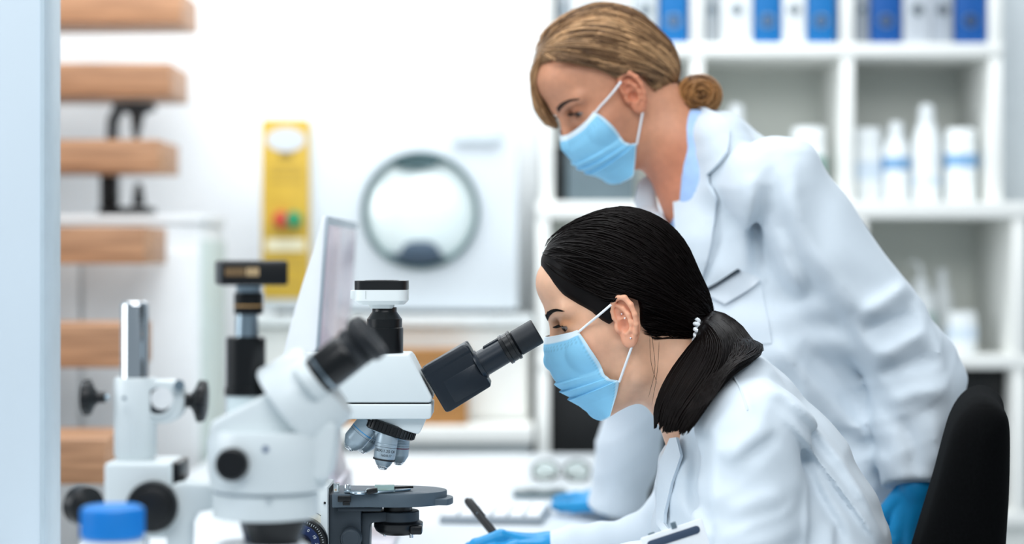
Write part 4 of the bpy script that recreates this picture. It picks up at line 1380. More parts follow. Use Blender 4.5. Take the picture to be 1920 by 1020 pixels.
def build_skin(H, neck_w, neck_r, parent, m, name, tint_fn, lo_pad=0.0):
    nl = [tuple(H.l(np.array(p))) for p in neck_w]
    neck = (nl, [r / H.s for r in neck_r])
    lo = np.minimum(np.array((-.13, -.1, -.12)), np.min(nl, 0) - max(neck_r) - .01)
    hi = np.maximum(np.array((.125, .1, .145)), np.max(nl, 0) + max(neck_r) + .01)
    V, F = sdf_mesh(lambda P: face_sdf(P, neck), lo, hi, .0019)
    cc = tint_fn(V)
    Vs, Fs, Cs, n = [V], [F], [cc], len(V)
    eV, eF = sdf_mesh(ear_sdf, (-.012, -.036, -.013), (.04, .042, .018), .0008)
    for side in (1, -1):
        R_, o_ = ear_frame(side)
        v2 = eV @ R_.T + o_
        f2 = eF if side > 0 else eF[:, ::-1]
        # ear plane frame is left handed on one side
        if np.linalg.det(R_) < 0:
            f2 = f2[:, ::-1] if side > 0 else eF[:, ::-1]
        else:
            f2 = eF
        Vs.append(v2)
        Fs.append(f2 + n)
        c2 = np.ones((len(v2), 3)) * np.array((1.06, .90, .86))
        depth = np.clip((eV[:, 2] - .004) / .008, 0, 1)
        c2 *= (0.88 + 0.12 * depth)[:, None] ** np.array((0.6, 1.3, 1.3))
        Cs.append(c2)
        n += len(v2)
    V = H.w(np.concatenate(Vs))
    return np_mesh(name, V, np.concatenate(Fs), m, parent, smooth=True, colors=np.concatenate(Cs)), neck


def eyes(H, parent, iris, gaze=(1, 0, -0.25)):
    for s in (1, -1):
        c = np.array((.0615, s * .0315, .031))
        g = np.array(gaze, dtype=float)
        g /= np.linalg.norm(g)
        rad = .0128
        wc = Vector(H.w(c))
        wg = Vector(H.w(c + g * .01) - H.w(c)).normalized()
        prof = [(rad * H.s * -math.cos(math.pi * k / 18), rad * H.s * math.sin(math.pi * k / 18) + 1e-5) for k in range(19)]
        e = MB().lathe(wc, wg, prof, 28).build('eye', mat('eye_white', '#9c8d86', 0.15, var=0.02), parent)
        pr = [(rad * H.s * math.cos(a) + .0002, rad * H.s * math.sin(a)) for a in [0.58, 0.5, 0.38, 0.22, 0.02]]
        MB().lathe(wc, wg, pr, 24).build('iris', mat('iris_' + iris, iris, 0.1, var=0.2, scale=900), e)
        pr = [(rad * H.s * math.cos(a) + .0004, rad * H.s * math.sin(a)) for a in [0.2, 0.15, 0.02]]
        MB().lathe(wc, wg, pr, 16).build('pupil', mat('pupil', '#050404', 0.1), e)


def brows_lashes(H, parent, neck, m, nb_=240, thick=.0007, seed=3, lash=True, bm_=None):
    r_ = np.random.default_rng(seed)
    for s in (1, -1):
        t = r_.random(nb_)
        y = .011 + .037 * t
        z = .0485 + .0085 * np.sin(t * 2.2) - .004 * t + (r_.random(nb_) - .5) * .0062 * (1.1 - t)
        # brow point pushed on the skin
        X = np.full(nb_, .11)
        fn = lambda P: face_sdf(P.astype(np.float32), neck)
        for _ in range(40):
            d = fn(np.stack([X, y * s, z], 1))
            X = X - np.clip(d, -.004, .004) * .7
        p0 = np.stack([X + .0002, y * s, z], 1)
        dirv = np.stack([-.0025 - .004 * t, np.full(nb_, .005) * s, .0028 - .005 * t], 1)
        K = 5
        k_ = np.linspace(0, 1, K)
        path = p0[:, None] + dirv[:, None] * k_[None, :, None]
        flat = path.reshape(-1, 3)
        for _ in range(6):
            d = fn(flat)
            flat = flat - (d - .0006)[:, None] * grad(fn, flat.astype(np.float32), .001)
        path = flat.reshape(nb_, K, 3)
        strands('eyebrow', H.w(path.reshape(-1, 3)).reshape(nb_, K, 3), np.full(nb_, thick), bm_ or m, parent)
        if lash:
            n = 46
            t = np.linspace(0.03, .97, n)
            an = (t - .5) * 2.0
            eye = np.array((.0615, s * .0315, .031))
            base = eye + .0150 * np.stack([np.cos(an * .85) * .985, np.sin(an * .85) * s, .16 - .0 * t], 1) / 1.0
            out_ = np.stack([np.cos(an), np.sin(an) * s * 1.05, np.full(n, -.05)], 1)
            L = .0085 * (0.75 + .4 * t)
            k_ = np.linspace(0, 1, 6)
            path = base[:, None] + out_[:, None] * (L[:, None] * k_[None])[..., None]
            path[:, :, 2] += (L[:, None] * (-.25 * k_ + .65 * k_ ** 2)[None])
            strands('eyelashes', H.w(path.reshape(-1, 3)).reshape(n, 6, 3), np.full(n, .0006), m, parent)


def face_mask(H, parent, blue_, neck, nose_drop=0.0, hf=None):
    """pleated surgical mask; v runs from nose to chin, u from centre to the ear side"""
    cen = [(.0985, .028 - nose_drop), (.106, .014 - nose_drop * .8), (.1105, -.004 - nose_drop * .4), (.110, -.022), (.107, -.036), (.104, -.046), (.099, -.058), (.092, -.073), (.083, -.088), (.075, -.0965)]
    sid = [(.056, .0540, .020), (.053, .0565, .006), (.051, .0585, -.010), (.050, .0600, -.026), (.050, .0600, -.042), (.045, .0600, -.050), (.036, .0600, -.056), (.046, .0540, -.070), (.057, .0470, -.084), (.064, .0420, -.093)]
    NV_, NU = 72, 57
    cen = np.array(cen)
    sid = np.array(sid)
    tt = np.linspace(0, 1, len(cen))
    V, C, PL, N_ = [], [], [], []
    for i in range(NV_):
        v = i / (NV_ - 1)
        cx_, cz = np.interp(v, tt, cen[:, 0]), np.interp(v, tt, cen[:, 1])
        sx_, sy_, sz = (np.interp(v, tt, sid[:, k]) for k in range(3))
        for k in range(NU):
            u = -1 + 2 * k / (NU - 1)
            a = abs(u)
            th = a * math.pi / 2
            x = sx_ + (cx_ - sx_) * math.cos(th) ** (1.1)
            y = math.copysign(sy_ * math.sin(th) ** 0.95, u) if a > 0 else 0
            z = cz + (sz - cz) * (a ** 1.5)
            pl = 0
            for c0, am in ((.40, .0040), (.52, .0046), (.64, .0050)):
                d_ = (v - c0) / .115
                if 0 <= d_ < 1:
                    pl += (1 - d_) * am
            pl *= (1 - .75 * a ** 3)
            cr = .0011 * math.sin(16 * v + 7 * a + 2 * math.sin(5 * u)) * (0.2 + a)
            V.append((x, y, z))
            N_.append((math.cos(th * .8), math.copysign(math.sin(th * .8), u), 0))
            PL.append(pl + cr)
            edge = a > .945 or v > .98
            band = v < .07
            seam = 1.0
            if (.085 < v < .102) or (.115 < v < .13):
                seam = .80 if k % 2 == 0 else 1.05
            elif .895 < a < .93:
                seam = .84 if i % 2 == 0 else 1.03
            C.append(np.array((2.9, 1.42, 1.08)) if band else (np.array((2.1, 1.25, 1.04)) if edge else np.array((1.0, 1.0, 1.0)) * seam))
    V, C, PL, N_ = (np.array(x) for x in (V, C, PL, N_))
    fn = lambda P: face_sdf(P.astype(np.float32), neck)
    for _ in range(8):
        d = fn(V)
        V = V + grad(fn, V.astype(np.float32), .002) * np.clip(.0035 - d, 0, .006)[:, None]
    V = V + N_ * PL[:, None]
    F = []
    for i in range(NV_ - 1):
        for k in range(NU - 1):
            a = i * NU + k
            F.append([a, a + 1, a + NU + 1, a + NU])
    F = np.array(F)
    back = V - N_ * .0012
    n = len(V)
    VV = np.concatenate([V, back])
    rim = list(range(NU)) + [i * NU + NU - 1 for i in range(1, NV_)] + [(NV_ - 1) * NU + k for k in range(NU - 2, -1, -1)] + [i * NU for i in range(NV_ - 2, 0, -1)]
    FF = [F[:, ::-1], F + n]
    rf = np.array([[rim[i], rim[(i + 1) % len(rim)], rim[(i + 1) % len(rim)] + n, rim[i] + n] for i in range(len(rim))])
    FF.append(rf)
    mk = np_mesh('face_mask', H.w(VV), np.concatenate(FF), blue_, parent, smooth=True, angle=60, colors=np.concatenate([C, C]))
    loopm = mat('ear_loop_white', '#eef3f7', 0.7)
    for s in (1, -1):
        R_, o_ = ear_frame(s)
        top = o_ + R_ @ np.array((.0035, .027, .011))
        bot = o_ + R_ @ np.array((.0125, -.029, .005))
        kc = NU - 1 if s > 0 else 0
        a = V[2 * NU + kc]
        b = V[int(.68 * NV_) * NU + kc]
        for p, q2 in ((a, top), (b, bot)):
            pts = np.array([p + (q2 - p) * t for t in np.linspace(0, 1, 16)])
            for _ in range(6):
                d = fn(pts)
                pts = pts + grad(fn, pts.astype(np.float32), .002) * np.clip(.003 - d, 0, .006)[:, None]
            if hf is not None and q2 is top:
                for _ in range(5):
                    d = hf(pts.astype(np.float32))
                    lift = np.clip(.0035 - d, 0, .02) * np.linspace(0, 1, 16) ** .5
                    pts[:, 1] += s * lift
            MB().tube([Vector(H.w(x)) for x in pts], .0016, 8).build('ear_loop', loopm, mk)
    return mk


def ear_zone(x, y, z, grow=0.0):
    """negative where the ear shows, so that hair keeps clear of it"""
    t = math.radians(8)
    dx, dz = x + .0020, z - .0125
    a = dx * math.cos(t) + dz * math.sin(t)
    b = -dx * math.sin(t) + dz * math.cos(t)
    k = np.sqrt((a / (.0125 + grow)) ** 2 + (b / (.0270 + grow)) ** 2)
    return np.where(np.abs(y) > .04, (k - 1) * .015, .05)


def hair_cap(H, hf, poly, parent, m, name='hair', colors=None, h=.0022, edge=.008, inner=None):
    def f(P):
        g = hf(P)
        if inner is not None:
            pass
        e = poly2(P[:, 0], P[:, 2], poly)
        f_ = smax(g + .0015, e + .002, edge)
        return smax(f_, -ear_zone(P[:, 0], P[:, 1], P[:, 2]), .004)
    V, F = sdf_mesh(f, (-.15, -.11, -.09), (.12, .11, .17), h)
    cc = colors(V) if colors is not None else None
    return np_mesh(name, H.w(V), F, m, parent, smooth=True, colors=cc), f


def scalp_strands(hf, poly, tie, n, seed, K=18, spread=.012, off=(.0, .0035), edge_frac=.5, cull=.0022):
    r_ = np.random.default_rng(seed)
    pts = []
    while sum(len(p) for p in pts) < n:
        d = r_.normal(size=(6000, 3))
        d /= np.linalg.norm(d, axis=1)[:, None]
        P = np.array((-.018, 0, .045)) + d * .09
        for _ in range(5):
            P = P - hf(P.astype(np.float32))[:, None] * grad(hf, P.astype(np.float32))
        e = poly2(P[:, 0], P[:, 2], poly)
        ok = (e < -.001) & ((e > -.012) | (r_.random(len(P)) > edge_frac))
        pts.append(P[ok])
    P = np.concatenate(pts)[:n]
    o_ = off[0] + (off[1] - off[0]) * r_.random(n)
    # clumping: neighbouring strands share their lift
    o_ += .0012 * np.sin(P[:, 1] * 210 + P[:, 2] * 160) + .0008 * np.sin(P[:, 0] * 330 - P[:, 2] * 120)
    tgt = np.array(tie) + r_.normal(size=(n, 3)) * spread * np.array((.35, 1, 1)) * .5
    path = [P.copy()]
    for k in range(1, K):
        rem = K - k
        d = tgt - P
        dist = np.linalg.norm(d, axis=1)
        g = grad(hf, P.astype(np.float32))
        tang = d - (d * g).sum(1)[:, None] * g
        tl = np.linalg.norm(tang, axis=1)[:, None] + 1e-9
        step = (dist * 1.12 / rem)[:, None]
        near = (dist < .02)[:, None]
        P = np.where(near, P + d / rem, P + tang / tl * step)
        e = poly2(P[:, 0], P[:, 2], poly)
        ex_ = poly2(P[:, 0] + .001, P[:, 2], poly) - e
        ez_ = poly2(P[:, 0], P[:, 2] + .001, poly) - e
        pen_ = np.where(dist > .03, np.clip(e + .003, 0, .01), 0) / .001
        P = P - np.stack([ex_ * pen_, np.zeros(n), ez_ * pen_], 1)
        ez0 = ear_zone(P[:, 0], P[:, 1], P[:, 2], .002)
        P[:, 2] += np.clip(.002 - ez0, 0, .012)
        fv = hf(P.astype(np.float32))
        blend = np.clip(dist / .035, 0, 1)
        P = P - ((fv - o_) * blend)[:, None] * grad(hf, P.astype(np.float32))
        path.append(P.copy())
    out = np.stack(path, 1)
    e = poly2(out[..., 0].ravel(), out[..., 2].ravel(), poly).reshape(out.shape[:2])
    dt = np.linalg.norm(out - np.array(tie), axis=2)
    ez = ear_zone(out[..., 0], out[..., 1], out[..., 2], .0008)
    bad = ((e > cull) & (dt > .035)).any(1) | (ez < 0).any(1)
    return out[~bad]


def bez(pts, n):
    """Catmull-Rom through points"""
    pts = np.asarray(pts, dtype=float)
    m_ = len(pts)
    ext = np.concatenate([[2 * pts[0] - pts[1]], pts, [2 * pts[-1] - pts[-2]]])
    out = []
    for s in np.linspace(0, m_ - 1 - 1e-6, n):
        i = int(s)
        t = s - i
        p0, p1, p2, p3 = ext[i:i + 4]
        out.append(.5 * ((2 * p1) + (-p0 + p2) * t + (2 * p0 - 5 * p1 + 4 * p2 - p3) * t * t + (-p0 + 3 * p1 - 3 * p2 + p3) * t ** 3))
    return np.array(out)


def hand_sdf_parts(wr, fd, pn, th, curls, spread, thumb, sc=1.0):
    """finger chains of a hand: wr wrist, fd finger direction, pn back-of-hand normal, th thumb side"""
    wr, fd, pn, th = (np.array(x, dtype=float) for x in (wr, fd, pn, th))
    fd /= np.linalg.norm(fd)
    pn -= fd * (pn @ fd)
    pn /= np.linalg.norm(pn)
    th -= fd * (th @ fd) + pn * (th @ pn)
    th /= np.linalg.norm(th)
    ch = []
    lens = [(.040, .024, .020), (.044, .027, .021), (.041, .025, .020), (.033, .019, .018)]
    base = []
    for i in range(4):
        lat = .030 - .0205 * i
        kn_ = wr + fd * ((.088 - .004 * abs(i - 1) - (.004 if i == 3 else 0)) * sc) + th * (lat * sc) + pn * (.004 * sc)
        base.append(kn_)
        ang_ = 0
        p = kn_
        pts = [wr + fd * .03 * sc + th * lat * .6 * sc, kn_]
        d0 = fd + th * (spread * (1.2 - i) * .12)
        d0 /= np.linalg.norm(d0)
        for s_ in range(3):
            ang_ += curls[i][s_]
            d = d0 * math.cos(ang_) - pn * math.sin(ang_)
            p = p + d * lens[i][s_] * sc
            pts.append(p)
        ch.append((pts, [r * sc for r in (.012, .0105, .0092, .0085, .0068)]))
    tb_ = wr + fd * .022 * sc + th * .022 * sc - pn * .004 * sc
    pts = [tb_]
    p = tb_
    for L, (a, b, c) in zip((.042, .032, .026), thumb):
        d = fd * a + th * b + pn * c
        d /= np.linalg.norm(d)
        p = p + d * L * sc
        pts.append(p)
    ch.append((pts, [r * sc for r in (.014, .0125, .0105, .008)]))
    palm = [(wr + fd * .012 * sc, wr + fd * .075 * sc + th * .012 * sc, .022 * sc, .015 * sc), (wr + fd * .012 * sc - th * .006 * sc, wr + fd * .07 * sc - th * .022 * sc, .020 * sc, .014 * sc)]
    return ch, palm


def build_hand(name, parent, m, wr, elbow, fd, pn, th, curls, spread, thumb, sc=1.0, cuff=.05):
    ch, palm = hand_sdf_parts(wr, fd, pn, th, curls, spread, thumb, sc)
    wr = np.array(wr, dtype=float)
    ed = np.array(elbow, dtype=float) - wr
    ed /= np.linalg.norm(ed)

    def f(P):
        g = cap(P, wr + ed * cuff, wr, .029 * sc, .026 * sc)
        for a, b, ra, rb_ in palm:
            g = smin(g, cap(P, a, b, ra, rb_), .012)
        fin = None
        for pts, rr in ch:
            c = chain(P, pts, rr, .004)
            fin = c if fin is None else smin(fin, c, .003)
        return smin(g, fin, .007)
    allp = np.concatenate([np.array(p) for p, _ in ch] + [[wr, wr + ed * cuff]])
    V, F = sdf_mesh(f, allp.min(0) - .04, allp.max(0) + .04, .0018)
    return np_mesh(name, V, F, m, parent, smooth=True)
# ---------------------------------------------------------------- materials for people
COAT = mat('coat_cotton', '#d5dfe7', 0.85, var=0.012, scale=40, bump=0.12, bscale=1400, sheen=0.15)
SKIN1 = mat('skin_light', '#e2b192', 0.48, var=0.05, scale=90, bump=0.05, bscale=900, attr='tint', sss=0.18)
SKIN2 = mat('skin_tan', '#cf9373', 0.5, var=0.06, scale=90, bump=0.05, bscale=700, attr='tint', sss=0.15)
HAIRB = mat('hair_black', '#0a0606', 0.5, var=0.25, scale=60, spec=0.15)
HAIRBS = mat('hair_black_strand', '#0d0807', 0.4, var=0.2, scale=60, spec=0.12)
HAIRL = mat('hair_blonde', '#8c7155', 0.45, var=0.15, scale=60, spec=0.35, attr='tint')
MASKB = mat('mask_blue', '#8ccdee', 0.75, var=0.03, scale=60, bump=0.1, bscale=1500, attr='tint')
GLOVE = mat('glove_nitrile', '#178fc9', 0.42, var=0.06, scale=60, bump=0.15, bscale=260)
SHIRT = mat('shirt_blue', '#a9c8f2', 0.8, var=0.06, scale=60)
TROUS = mat('trousers_grey', '#5d646d', 0.85, var=0.06)
SHOE = mat('shoe_white', '#d5d8da', 0.5)


def fold(X, Z, pts, amp, wid, d, skew=0.0, ends=.25):
    """ridge (or valley) drawn along a line on the near side of a garment"""
    sc = d / FPX
    pw_ = [((x - 960) * sc, CAMZ - (y - HOR) * sc) for x, y in pts]
    m3 = 3.2 * wid
    sel = (X > min(p[0] for p in pw_) - m3) & (X < max(p[0] for p in pw_) + m3) & (Z > min(p[1] for p in pw_) - m3) & (Z < max(p[1] for p in pw_) + m3)
    out = np.zeros(X.shape, dtype=np.float32)
    if not sel.any():
        return out
    X, Z = X[sel], Z[sel]
    dist, side, par = line2(X, Z, pw_)
    dist = np.sqrt(dist ** 2 + (.45 * wid) ** 2) - .45 * wid
    w = wid * (1 + skew * np.tanh(side / (.5 * wid)))
    fade = np.clip(np.minimum(par, 1 - par) / ends + .0, 0, 1) ** .7
    out[sel] = amp * np.exp(-(dist / w) ** 1.35) * fade
    return out


def ramp(x, a, b):
    t = np.clip((x - a) / (b - a), 0, 1)
    return t * t * (3 - 2 * t)


def legs_part(name, hips, knees, ankles, rr, parent):
    def f(P):
        g = None
        for h_, k_, a_ in zip(hips, knees, ankles):
            c = chain(P, [h_, k_, a_], rr, .03)
            g = c if g is None else smin(g, c, .03)
        return g
    allp = np.array(list(hips) + list(knees) + list(ankles))
    V, F = sdf_mesh(f, allp.min(0) - .13, allp.max(0) + .13, .008)
    return np_mesh(name, V, F, TROUS, parent)


def shoe(p, dirx, parent):
    p = np.array(p, dtype=float)
    d = np.array((dirx[0], dirx[1], 0.0))
    d /= np.linalg.norm(d)

    def f(P):
        g = cap(P, p + d * -.02 + (0, 0, .045), p + d * .15 + (0, 0, .036), .042, .036)
        g = smin(g, cap(P, p + (0, 0, .05), p + (0, 0, .11), .043, .042), .03)
        return smax(g, .004 - P[:, 2], .006)
    V, F = sdf_mesh(f, (p[0] - .22, p[1] - .22, -.01), (p[0] + .22, p[1] + .22, .17), .006)
    return np_mesh('shoe', V, F, SHOE, parent)


# ================================================================ seated woman
DS = 2.5
w1 = thing('person', 'dark-haired woman in lab coat seated, looking into the microscope eyepiece', 'person', (W(1450, 0, DS).x, DS, 0))
H1 = Head(W(1172, 610, DS), 24, 0)


def tint1(V):
    c = np.ones((len(V), 3))
    y = np.abs(V[:, 1])
    ck = np.exp(-(((V[:, 0] - .055) / .022) ** 2 + ((y - .048) / .03) ** 2 + ((V[:, 2] + .008) / .02) ** 2))
    c *= 1 - ck[:, None] * np.array((0, .10, .10))
    ey = np.exp(-(((V[:, 0] - .066) / .022) ** 2 + ((y - .036) / .024) ** 2 + ((V[:, 2] - .0355) / .0085) ** 2))
    c *= 1 - ey[:, None] * np.array((.14, .34, .52))
    return c


body1, neck1 = build_skin(H1, [W(1215, 615, DS), W(1270, 700, DS), W(1345, 815, DS), W(1385, 880, DS)], [.050, .050, .060, .075], w1, SKIN1, 'body', tint1)
eyes(H1, w1, '#2a1a12', (1, .1, -.15))
brows_lashes(H1, w1, neck1, HAIRB, 300, .00055, 3)
# ear studs
for (a, b, c) in ((.012, .0125, .0060), (.0160, .0065, .0098), (.0165, -.0185, .0106)):
    R_, o_ = ear_frame(1)
    p = Vector(H1.w(o_ + R_ @ np.array((a, b, c))))
    MB().lathe(p + Vector((0, .0016, 0)), (0, -1, 0), [(.0016 * (1 - math.cos(math.pi * k / 8)), .0016 * math.sin(math.pi * k / 8) + 1e-5) for k in range(9)], 12).build('ear_stud', mat('stud_silver', '#f0e4e4', 0.12, 1.0), w1)


def hf1(P):
    f = ell(P, (-.018, 0, .048), (.092, .082, .096))
    f = smin(f, ell(P, (.026, 0, .084), (.048, .064, .052)), .03)
    f = smin(f, ell(P, (-.070, 0, -.012), (.036, .050, .040)), .03)
    f = smin(f, ell(P, (.0, 0, .03), (.05, .0795, .05)), .02)
    return f


face_mask(H1, w1, MASKB, neck1, hf=hf1)


def Lp(px_, py_):
    p = H1.l(np.array(W(px_, py_, DS)))
    return (float(p[0]), float(p[2]))


poly1 = [Lp(*p) for p in [(980, 478), (1004, 496), (1014, 515), (1029, 536), (1051, 557), (1080, 574), (1103, 586), (1120, 600), (1138, 610), (1149, 600), (1153, 582), (1157, 566), (1168, 556), (1184, 556), (1189, 575), (1190, 606), (1202, 634), (1236, 648), (1275, 660), (1302, 655), (1345, 640), (1400, 500), (1300, 330), (1100, 320), (970, 400)]]
hair1, hc1 = hair_cap(H1, hf1, poly1, w1, HAIRB, edge=.010)
tie1 = H1.l(np.array(W(1312, 603, DS)))
sp = scalp_strands(hf1, poly1, tie1, 5400, 11, K=16, spread=.020, off=(-.0005, .0022), edge_frac=.55, cull=-.0016)
strands('hair_strands', H1.w(sp.reshape(-1, 3)).reshape(sp.shape), rng.uniform(.0004, .00085, len(sp)), HAIRBS, hair1)

# -------- coat of the seated woman
YS = .76
Sc = lambda x, y, r, d: (W(x, y, d), r)
torso1 = [((1368, 800), 118), ((1412, 902), 178), ((1442, 1030), 213), ((1476, 1240), 222), ((1490, 1375), 205)]


def pxz(p, d):
    v = W(p[0], p[1], d)
    return v


A_near1 = [W(1408, 818, 2.345), W(1394, 1082, 2.31), W(1140, 1088, 2.36)]
A_far1 = [W(1365, 830, 2.645), W(1238, 1021, 2.68), W(1048, 1033, 2.68)]
FOLDS1 = [([(1405, 712), (1460, 735), (1513, 780), (1580, 867), (1625, 945), (1662, 1020)], 0.0120, 0.0060, .5),
          ([(1425, 735), (1485, 785), (1540, 860), (1600, 945), (1650, 1020)], -0.0075, 0.0085, 0),
          ([(1430, 745), (1507, 827), (1563, 900), (1610, 965), (1647, 1020)], 0.0115, 0.0052, -.5),
          ([(1380, 715), (1387, 740), (1390, 765)], 0.0028, 0.0026, 0),
          ([(1455, 780), (1503, 860), (1530, 927), (1556, 972), (1575, 1020)], -0.0100, 0.0068, .3),
          ([(1430, 788), (1400, 803), (1367, 827), (1340, 850)], 0.0075, 0.0085, .4),
          ([(1440, 800), (1415, 818), (1375, 845)], -0.0050, 0.0068, 0),
          ([(1553, 965), (1543, 1000), (1535, 1030)], 0.0075, 0.0068, .4),
          ([(1502, 893), (1496, 950), (1490, 1020)], 0.0050, 0.0043, .3),
          ([(1320, 800), (1312, 850), (1308, 920), (1316, 980)], -0.0100, 0.0068, .5),
          ([(1335, 800), (1325, 870), (1322, 950)], 0.0037, 0.0085, 0),
          ([(1330, 985), (1390, 958), (1440, 945), (1480, 920)], 0.0037, 0.0051, .3),
          ([(1345, 940), (1400, 915), (1450, 905)], 0.0037, 0.0085, .3),
          ([(1350, 1000), (1420, 985), (1480, 975)], 0.0037, 0.0085, -.3),
          ([(1290, 800), (1262, 860), (1250, 930), (1240, 1000)], -0.0050, 0.0034, .5),
          ([(1300, 830), (1285, 900), (1280, 1000)], 0.0037, 0.0068, 0)]


def crease(X, Z, Y, amp):
    """sharp random wrinkles in the cloth"""
    g1 = np.clip(np.sin(X * 17 + Y * 9 + 1.3) * np.sin(Z * 14 - Y * 7 + .4), 0, 1)
    g2 = np.clip(np.sin(X * 13 - Z * 11 + 2.1 + Y * 6), 0, 1)
    r1 = 1 - np.abs(np.sin(X * 46 + Z * 40 + 1.6 * np.sin(Z * 26 + Y * 12) + 1.2 * np.sin(X * 31)))
    r2 = 1 - np.abs(np.sin(Z * 62 - X * 24 + 1.8 * np.sin(X * 22 + Y * 15)))
    return amp * (g1 * r1 ** 2.2 + g2 * r2 ** 2.4)


def coat1_base(P):
    f = None
    Q = P.copy()
    Q[:, 1] = (Q[:, 1] - DS) * YS
    for i in range(len(torso1) - 1):
        (a, ra), (b, rb_) = torso1[i], torso1[i + 1]
        wa, wb_ = W(a[0], a[1], DS), W(b[0], b[1], DS)
        g = cap(Q, (wa.x, 0, wa.z), (wb_.x, 0, wb_.z), ra / S(DS), rb_ / S(DS))
        f = g if f is None else smin(f, g, .03)
    near = chain(P, A_near1, [.068, .058, .040], .02)
    far = chain(P, A_far1, [.062, .043, .032], .02)
    f = smin(f, near, .028)
    f = smin(f, far, .028)
    tz_ = W(1400, 720, DS)
    f = smin(f, cap(P, W(1385, 740, 2.42), W(1385, 740, 2.58), .052), .04)
    # thigh skirt of the coat
    f = smin(f, cap(P, W(1480, 1420, 2.42), W(1290, 1440, 2.40), .080), .05)
    f = smin(f, cap(P, W(1470, 1370, 2.58), W(1300, 1375, 2.59), .080), .05)
    return f


def coat1(P):
    f = coat1_base(P)
    X, Z = P[:, 0], P[:, 2]
    sideN = 1 - ramp(P[:, 1], 2.40, 2.56)
    disp = np.zeros(X.shape, dtype=np.float32)
    act = (sideN > 0) & (np.abs(f) < .03)
    if act.any():
        dsub = 0
        for pts, amp, wid, sk in FOLDS1:
            dsub = dsub + fold(X[act], Z[act], pts, amp, wid, 2.38, sk)
        disp[act] = dsub
    n = .0022 * np.sin(X * 38 + Z * 52 + 3 * np.sin(Z * 21)) * np.sin(Z * 33 - X * 25 + 2 * np.sin(X * 30))
    n = n + crease(X, Z, P[:, 1], .0016)
    f = f - disp * sideN - n
    # far sleeve wrinkles near the cuff
    wr_ = np.exp(-((P[:, 1] - 2.69) / .05) ** 2)
    f = f - wr_ * .0022 * np.sin(X * 150 + 18 * Z) * ramp(-X, -.19, -.14)
    # neck opening
    nk = chain(P, [tuple(W(1215, 615, DS)), tuple(W(1270, 700, DS)), tuple(W(1330, 790, DS))], [.058, .058, .064], .02)
    f = smax(f, -nk, .004)
    vcut = np.maximum(poly2(X, Z, [tuple(W(x, y, DS).xz) for x, y in [(1150, 740), (1262, 770), (1285, 800), (1262, 830), (1243, 850), (1200, 840)]]), np.abs(P[:, 1] - DS) - .055)
    f = smax(f, -vcut, .004)
    # open cuffs
    c0 = np.array(A_far1[2])
    dr = np.array(A_far1[2]) - np.array(A_far1[1])
    dr /= np.linalg.norm(dr)
    t = (P - c0) @ dr
    f = smax(f, t - .012, .003)
    return f


V, F = sdf_mesh(coat1, (.02, 2.16, .36), (.52, 2.86, 1.1), .0031)
coat_1 = np_mesh('lab_coat', relax(V, F, 4), F, COAT, w1, smooth=True)

# shirt in the neck opening
V, F = sdf_mesh(lambda P: np.maximum(coat1_base(P) + .012, -(cap(P, W(1215, 615, DS), W(1345, 815, DS), .052, .062))), (.1, 2.34, .85), (.36, 2.66, 1.08), .005)
np_mesh('shirt', V, F, mat('shirt_beige', '#d9d0b8', 0.85), w1, smooth=True)

# lapel, front placket, shoulder seam
drape('lapel', [(1262, 822), (1272, 818), (1278, 850), (1262, 900), (1250, 960), (1244, 1030), (1236, 1030), (1240, 940), (1246, 870)], 2.45, coat1_base, .002, .005, COAT, coat_1, 2.1, 2.75, .005)
MB().tube([Vector(p) for p in (lambda X_, Z_: np.stack([X_, ray_y(coat1, X_, Z_, 2.1, 2.7)[0] + .0004, Z_], 1))(*[np.array(a, dtype=np.float32) for a in zip(*[tuple(W(x, y, 2.35).xz) for x, y in bez([(1378, 708), (1384, 735), (1390, 762)], 14)])])], .0012, 6).build('shoulder_seam', COAT, coat_1)

# badge clipped on the breast pocket
def plate(name, cpx, d, w_px, h_px, rot_deg, thick, m, parent, yoff=0.0, tilt=0.0, r_px=4):
    c = W(cpx[0], cpx[1], d)
    a = math.radians(rot_deg)
    s_ = d / FPX
    loop = []
    for x, y in rrect(-w_px / 2, -h_px / 2, w_px / 2, h_px / 2, r_px, 3):
        loop.append(c + Vector(((x * math.cos(a) - y * math.sin(a)) * s_, yoff + tilt * x * s_, (x * math.sin(a) + y * math.cos(a)) * s_)))
    return MB().prism(loop, (0, thick, 0), .0004).build(name, m, parent)


_b = np.array([tuple(W(x, y, 2.34).xz) for x in (1225, 1260, 1295, 1320) for y in (990, 1005, 1020, 1040)], dtype=np.float32)
bd = float(np.percentile(ray_y(coat1_base, _b[:, 0], _b[:, 1], 2.1, 2.7)[0], 12)) - .008
badge = plate('id_badge', (1268, 1022), bd, 122, 66, 17, .003, mat('badge_white', '#eef2f6', 0.3), coat_1, 0, .12)
tag(badge, 'white identity badge with dark stripe')
plate('stripe', (1263, 1007), bd, 104, 15, 17, .001, mat('badge_stripe', '#3c4a60', 0.35), badge, -.0012, .12, 7)
plate('badge_clip', (1263, 985), bd, 11, 13, 17, .003, STEEL, badge, -.0005, .12, 2)
plate('badge_clip', (1222, 1003), bd, 13, 10, 17, .003, STEEL, badge, -.001, .12, 2)

